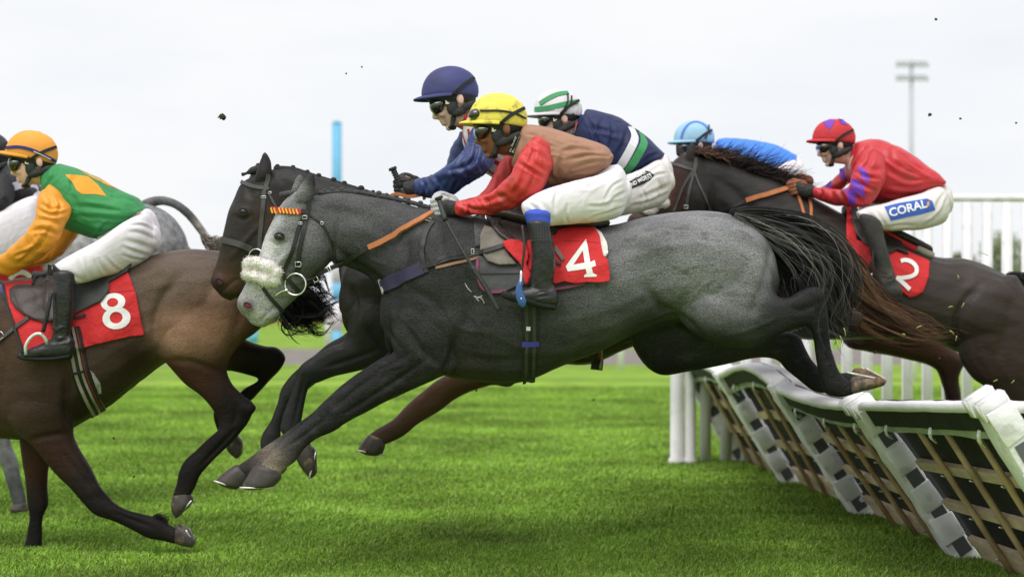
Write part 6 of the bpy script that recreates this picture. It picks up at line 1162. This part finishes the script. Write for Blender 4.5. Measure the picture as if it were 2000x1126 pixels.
# ---- E
T = HORSE['E']['T']; sdl = things('saddle', 'E', 'saddle of the brown horse, only its striped girth seen under the grey belly', 'saddle', 1165, 640)
bm = bmesh.new(); loft(bm, [(1090, 425, 1090, 450, .1), (1150, 440, 1150, 465, .15), (1230, 440, 1230, 460, .16), (1280, 436, 1280, 450, .12)], 9.15); obj('seat', solid(bm, .01, 2), M_LEATHB, sdl)
strap('girth', [(1166, 560), (1168, 640), (1168, 690), (1165, 722)], 24, T, M_LEATH, sdl, D=8.85, lift=.003, th=.008)
strap('girth_web', [(1172, 600), (1174, 690), (1172, 720)], 4.5, T, M_CREAM, sdl, D=8.85, lift=.012, th=.002); strap('girth_web', [(1168, 600), (1169, 690), (1168, 720)], 3, T, M_REDT, sdl, D=8.85, lift=.012, th=.002)
# ---- A
T = HORSE['A']['T']; D = 8.55
sd = things('saddle', 'A', 'dark saddle with white stirrup iron and cream girth on the bay horse', 'saddle', 100, 560)
nc = things('number_cloth', 'A', 'red cloth with white number 8 on the bay horse', 'saddle cloth', 200, 610)
cl = patch('cloth', [[(10, 556), (100, 545), (180, 540), (250, 532), (258, 552), (266, 575), (275, 620), (282, 653), (252, 657), (220, 664), (188, 671), (157, 681), (110, 688), (60, 692), (48, 680), (35, 640), (20, 600)]], T, M_NCLOTH, nc, lift=.007, th=.003, ruffle=.0028, D=D)
TN = bvh(cl)
def oval(cx_, cy_, rx, ry, a, n=24): return [(cx_+rx*math.cos(t)*math.cos(R(a))-ry*math.sin(t)*math.sin(R(a)), cy_+rx*math.cos(t)*math.sin(R(a))+ry*math.sin(t)*math.cos(R(a))) for t in [i/n*6.2832 for i in range(n)]]
patch('numeral', [oval(221, 590, 24, 17.5, -10), oval(220, 590.5, 11, 8.5, -10)], TN, M_NUM, nc, lift=.002, edge=5, D=D); patch('numeral', [oval(227.5, 621, 27.5, 21.5, -8), oval(227, 620, 12.5, 11.5, -8)], TN, M_NUM, nc, lift=.0035, edge=5, D=D)
strap('cloth_seam', [(214, 572), (235, 569), (262, 567)], 1.5, TN, M_REDT, nc, D=D, lift=.001, th=.001)
pd = patch('pad', [[(95, 520), (150, 548), (215, 524), (258, 518), (250, 532), (214, 552), (214, 568), (200, 588), (150, 612), (104, 640), (90, 600)]], TN, M_PADG, sd, lift=.004, th=.01, D=D)
T2 = bvh(HORSE['A']['b'], cl, pd)
fp_ = patch('flap', [[(21, 568), (32, 560), (52, 559), (66, 561), (70, 547), (90, 538), (125, 540), (125, 622), (104, 628), (85, 630), (62, 623), (45, 613), (32, 602), (22, 588)]], T2, M_LEATHB, sd, lift=.005, th=.01, D=D)
strap('flap_seam', [(26, 572), (40, 603), (66, 620), (100, 624)], 1.5, bvh(fp_), M_LEATH, fp_, D=D, lift=.001, th=.0015); strap('pommel_edge', [(66, 560), (70, 546), (90, 538), (104, 539)], 5, T2, M_LEATH, sd, D=D, lift=.014, th=.006)
bm = bmesh.new(); loft(bm, [(70, 528, 70, 552, .07), (110, 530, 110, 560, .12), (170, 530, 170, 552, .16), (230, 520, 230, 540, .17), (262, 514, 262, 526, .13)], 8.84, sup=2.6); obj('seat', solid(bm, .007, 3), M_LEATH, sd)
strap('tab', [(145, 621), (156, 619), (168, 614)], 6, T2, M_LEATH, sd, D=D, lift=.006, th=.005)
gp = [(140, 640), (150, 690), (160, 735), (176, 775), (192, 806)]
gi = strap('girth', gp, 34, T2, M_LEATH, sd, D=D, lift=.002, th=.006); T4 = T
for dx, w_, m_ in ((-9, 6.5, M_CREAM), (3, 5, M_CREAM), (-3, 2, M_LEATH), (9, 1.2, M_REDT)): strap('girth_web', [(p[0]+dx, p[1]-dx*.4) for p in gp], w_, T2, m_, gi, D=D, lift=.009, th=.002)
strap('girth_keeper', [(138, 730), (150, 727), (164, 723)], 5, T2, M_LEATH, gi, D=D, lift=.012, th=.003)
patch('sweat_foam', [[(176, 722), (184, 730), (196, 748), (198, 768), (192, 768), (186, 752)]], T, M_FOAM, HORSE['A']['e'], lift=.001, edge=5, th=.003, D=D)
cord('stirrup_leather', [(100, 572, 8.44), (93, 610, 8.42), (84, 648, 8.42)], .010, M_LEATH, sd)
cord('stirrup_iron', [(51, 692, 8.44), (50, 676, 8.43), (58, 661, 8.43), (70, 652, 8.43), (82, 653, 8.43), (90, 664, 8.44), (92, 672, 8.45)], .0085, mat('white_alloy', (.75, .75, .76), .3, metal=.3), sd)
bt = things('breast_girth', 'A', 'grey breast strap with a steel buckle at the left edge on the bay horse', 'strap', 10, 650); strap('chest_strap', [(56, 620), (30, 640), (0, 664), (-40, 690)], 8, T2, M_LEATHG, bt, D=D, lift=.006); buckle(6, 655, 12, 12, T2, bt, 8.5, .016, -35)
w_ = things('whip', 'A', 'slim grey whip slanting down at the left edge beside the bay saddle', 'whip', 20, 620); cord('shaft', [(-4, 545, 8.48), (10, 590, 8.46), (26, 635, 8.45), (44, 690, 8.45)], .0065, M_WHIP, w_); cord('grip', [(0, 556, 8.475), (8, 585, 8.465)], .0085, mat('purple_grip', (.10, .08, .22), .6), w_)
# ---- B
nc = things('number_cloth', 'B', 'red cloth with part of a white number on the dappled grey horse', 'saddle cloth', 50, 540); T = HORSE['B']['T']
cl = patch('cloth', [[(-30, 535), (15, 528), (43, 520), (82, 516), (88, 540), (92, 600), (-20, 610)]], T, M_NCLOTH, nc, lift=.007, th=.003, ruffle=.003, D=10.3)
patch('numeral', [stroke_poly([(20, 546), (28, 536), (42, 531), (56, 537), (61, 550), (55, 566), (44, 580)], 9.5)], bvh(cl), M_NUM, nc, lift=.002, edge=5, D=10.3)
# ---- F
T = HORSE['F']['T']; D = 9.7
b = things('bridle', 'F', 'black bridle with orange rubber reins on the near black horse with flying mane', 'bridle', 1400, 380)
strap('browband', [(1308, 318), (1322, 322), (1338, 327), (1356, 333)], 6, T, M_LEATHG, b, D=9.9); strap('headpiece', [(1358, 308), (1358, 322), (1355, 335)], 8, T, M_LEATHG, b, D=9.9)
c2 = strap('cheek_strap', [(1355, 335), (1349, 360), (1344, 385), (1340, 408)], 6, T, M_LEATHG, b, D=9.9); strap('cheek_strap', [(1352, 335), (1336, 362), (1325, 390), (1316, 412)], 5, T, M_LEATHG, b, D=9.9); strap('throat_lash', [(1356, 335), (1364, 358), (1376, 384), (1386, 410)], 4.5, T, M_LEATHG, b, D=9.9)
buckle(1340, 403, 8, 6, T, c2, 9.9, .012)
strap('rein', [(1392, 420), (1422, 407), (1458, 392)], 7, T, M_LEATH, b, D=9.8, lift=.008); strap('rein_grip', [(1458, 391), (1500, 380), (1540, 369), (1560, 365)], 10, T, M_ORANGE, b, D=9.8, lift=.012, th=.008)
strap('neck_strap', [(1558, 382), (1566, 405), (1572, 430)], 6, T, M_ORANGE, b, D=9.8, lift=.005); strap('neck_strap', [(1577, 380), (1583, 402), (1584, 430)], 6, T, M_ORANGE, b, D=9.8, lift=.005)
fleece('fleece_noseband', [(1262, 404, 13, 8, -8, -.05), (1280, 399, 14, 9, -12, -.06), (1298, 397, 11, 10, -10, -.06), (1270, 412, 16, 7, -10, -.06)], 10.0, b)
sd = things('saddle', 'F', 'dark saddle with a red roll and steel stirrup on the near black horse', 'saddle', 1740, 460)
nc = things('number_cloth', 'F', 'red cloth with white number 2 on the near black horse', 'saddle cloth', 1780, 530)
cl = patch('cloth', [[(1700, 470), (1738, 486), (1765, 490), (1790, 500), (1814, 513), (1813, 540), (1803, 569), (1790, 577), (1776, 581), (1757, 566), (1720, 560), (1700, 520)]], T, M_NCLOTH, nc, lift=.006, th=.003, ruffle=.0028, D=D)
c3 = patch('cloth_front', [[(1652, 408), (1664, 408), (1668, 440), (1672, 470), (1690, 476), (1706, 486), (1704, 505), (1695, 524), (1680, 508), (1660, 484), (1652, 470)]], T, M_NCLOTH, nc, lift=.008, th=.003, ruffle=.003, D=D)
patch('numeral', [stroke_poly([(1759, 510), (1768, 508), (1780, 512), (1789, 522), (1788, 534), (1777, 540), (1764, 542), (1752, 543)], 8), stroke_poly([(1750, 541), (1762, 551), (1776, 564)], 8)][:1], bvh(cl), M_NUM, nc, lift=.005, edge=4, D=D)
patch('numeral', [stroke_poly([(1750, 541), (1762, 551), (1777, 565)], 8)], bvh(cl), M_NUM, nc, lift=.007, edge=4, D=D)
T2 = bvh(HORSE['F']['b'], cl)
patch('flap', [[(1660, 405), (1672, 412), (1684, 440), (1694, 470), (1700, 486), (1686, 478), (1672, 462), (1663, 440)]], T2, M_LEATHG, sd, lift=.012, th=.01, D=D)
patch('panel', [[(1690, 440), (1735, 448), (1752, 470), (1772, 500), (1750, 490), (1720, 505), (1700, 500)]], T2, M_LEATH, sd, lift=.01, th=.01, D=D)
bm = bmesh.new(); tube(bm, [(1730, 450, 7), (1750, 464, 8.5), (1780, 482, 9), (1806, 493, 8.5)], 10.0, off=-.12); obj('roll', solid(bm, .006, 2), M_NCLOTH, sd); bm = bmesh.new(); tube(bm, [(1792, 484, 7.5), (1808, 493, 8), (1822, 499, 7)], 10.0, off=-.135); obj('roll_end', solid(bm, .006, 2), M_CREAM, sd)
bm = bmesh.new(); loft(bm, [(1650, 400, 1650, 425, .08), (1700, 425, 1700, 450, .13), (1760, 452, 1760, 480, .16), (1810, 478, 1810, 500, .15)], 10.0); obj('seat', solid(bm, .008, 3), M_LEATH, sd)
cord('stirrup_iron', [(1704, 530, 9.6), (1701, 545, 9.6), (1704, 562, 9.6), (1716, 580, 9.6)], .006, M_SILVER, sd); cord('stirrup_leather', [(1706, 470, 9.62), (1705, 505, 9.6), (1704, 532, 9.6)], .008, M_LEATH, sd)
# ---- G
sdl = things('saddle', 'G', 'saddle of the farthest brown horse, hidden under the blue jockey', 'saddle', 1500, 420)
bm = bmesh.new(); loft(bm, [(1440, 425, 1440, 445, .1), (1500, 425, 1500, 445, .15), (1560, 425, 1560, 440, .14)], 10.85); obj('seat', solid(bm, .01, 2), M_LEATHB, sdl)
# ---- turf clods thrown up
CL = ['ragged dark clod hanging in the sky left of the plaited dark horse', 'small crumb touching the ragged clod in the left sky', 'tiny dark speck highest in the sky at the right', 'dark speck in the sky left of the floodlight pole foot', 'dark speck in the sky right of the floodlight pole', 'left one of two tiny specks in the sky left of the navy helmet', 'right one of two tiny specks in the sky left of the navy helmet', 'dark speck over the grass under the bay horse belly, upper', 'dark speck over the grass right of the bay horse forearm', 'tiny speck over the grass just beyond the bent chestnut foreleg', 'dark speck before the dark horse belly under the number 2 cloth', 'dark speck before the picket slats above the hind hooves', 'dark speck beside the farthest horse hock', 'tiny speck over the mown grass under the grey horse belly', 'dark speck in the sky near the right edge']
GS = ['yellow grass scrap slanting up before the dark flank, top right', 'grass scrap slanting down before the dark thigh', 'upright grass scrap before the dark thigh', 'grass scrap flying over the brown tail tip, upper', 'grass scrap flying over the brown tail tip, lower', 'level grass scrap before the dark flank below the number 2', 'long thin grass stem in front of the slats above the dark croup', 'leftmost hanging grass scrap beside the grey hock', 'middle hanging grass scrap beside the grey hock', 'short grass scrap leaning by the grey cannon', 'grass scrap on the dark quarters near the croup', 'left grass scrap low before the dark hind leg', 'right grass scrap low before the dark hind leg']
M_CLOD = mat('wet_soil', (.05, .04, .028), .9, var=.4, vscale=200); M_STRAW = mat('grass_scrap', (.42, .48, .16), .7)
for i, (x, y, r_, Y) in enumerate(((434, 228, 5.5, 8), (437, 232, 3, 8), (1828, 38, 2.2, 9), (1816, 224, 3, 9), (1876, 232, 2, 9), (676, 144, 1.8, 8.5), (707, 131, 1.6, 8.5), (222, 855, 2.4, 8), (262, 930, 2.2, 8), (930, 762, 2, 8), (1776, 650, 2.2, 9.4), (1710, 688, 2.5, 9.5), (1835, 700, 2, 9.5), (1160, 780, 1.6, 8.5), (1985, 240, 2, 9))):
    bm = bmesh.new(); bmesh.ops.create_icosphere(bm, subdivisions=2, radius=r_*Y/FP, matrix=Matrix.Translation(P(x, y, Y)))
    for v in bm.verts: v.co += Vector([random.gauss(0, r_*Y/FP*.3) for _ in range(3)])
    o = obj('turf_clod', bm, M_CLOD); tag(o, 'ragged dark clod hanging in the sky left of the plaited dark horse' if i == 0 else CL[i], 'clod', 'specks of turf in the air')
for i, (x, y, dx, dy, Y) in enumerate(((1878, 600, 5, -9, 9.3), (1855, 645, 8, 8, 9.3), (1868, 655, -2, 10, 9.3), (1790, 640, 10, -4, 8.8), (1762, 652, 6, 2, 8.8), (1852, 600, 9, -2, 9.3), (1912, 493, 18, 6, 9.5), (1640, 655, 4, 14, 8.2), (1648, 640, 3, 16, 8.2), (1633, 660, -2, 12, 8.2), (1870, 537, 2, 8, 9.6), (1940, 745, 8, -4, 9.3), (1975, 748, 6, -6, 9.3))):
    bm = bmesh.new(); a = P(x, y, Y); b_ = P(x+dx, y+dy, Y); ribbon(bm, [a, (a+b_)/2+Vector((.003, 0, .003)), b_], [Vector((0, -1, .2))]*3, .0045, .001)
    tag(obj('grass_scrap', bm, M_STRAW), GS[i], 'grass scrap', 'grass scraps in the air')
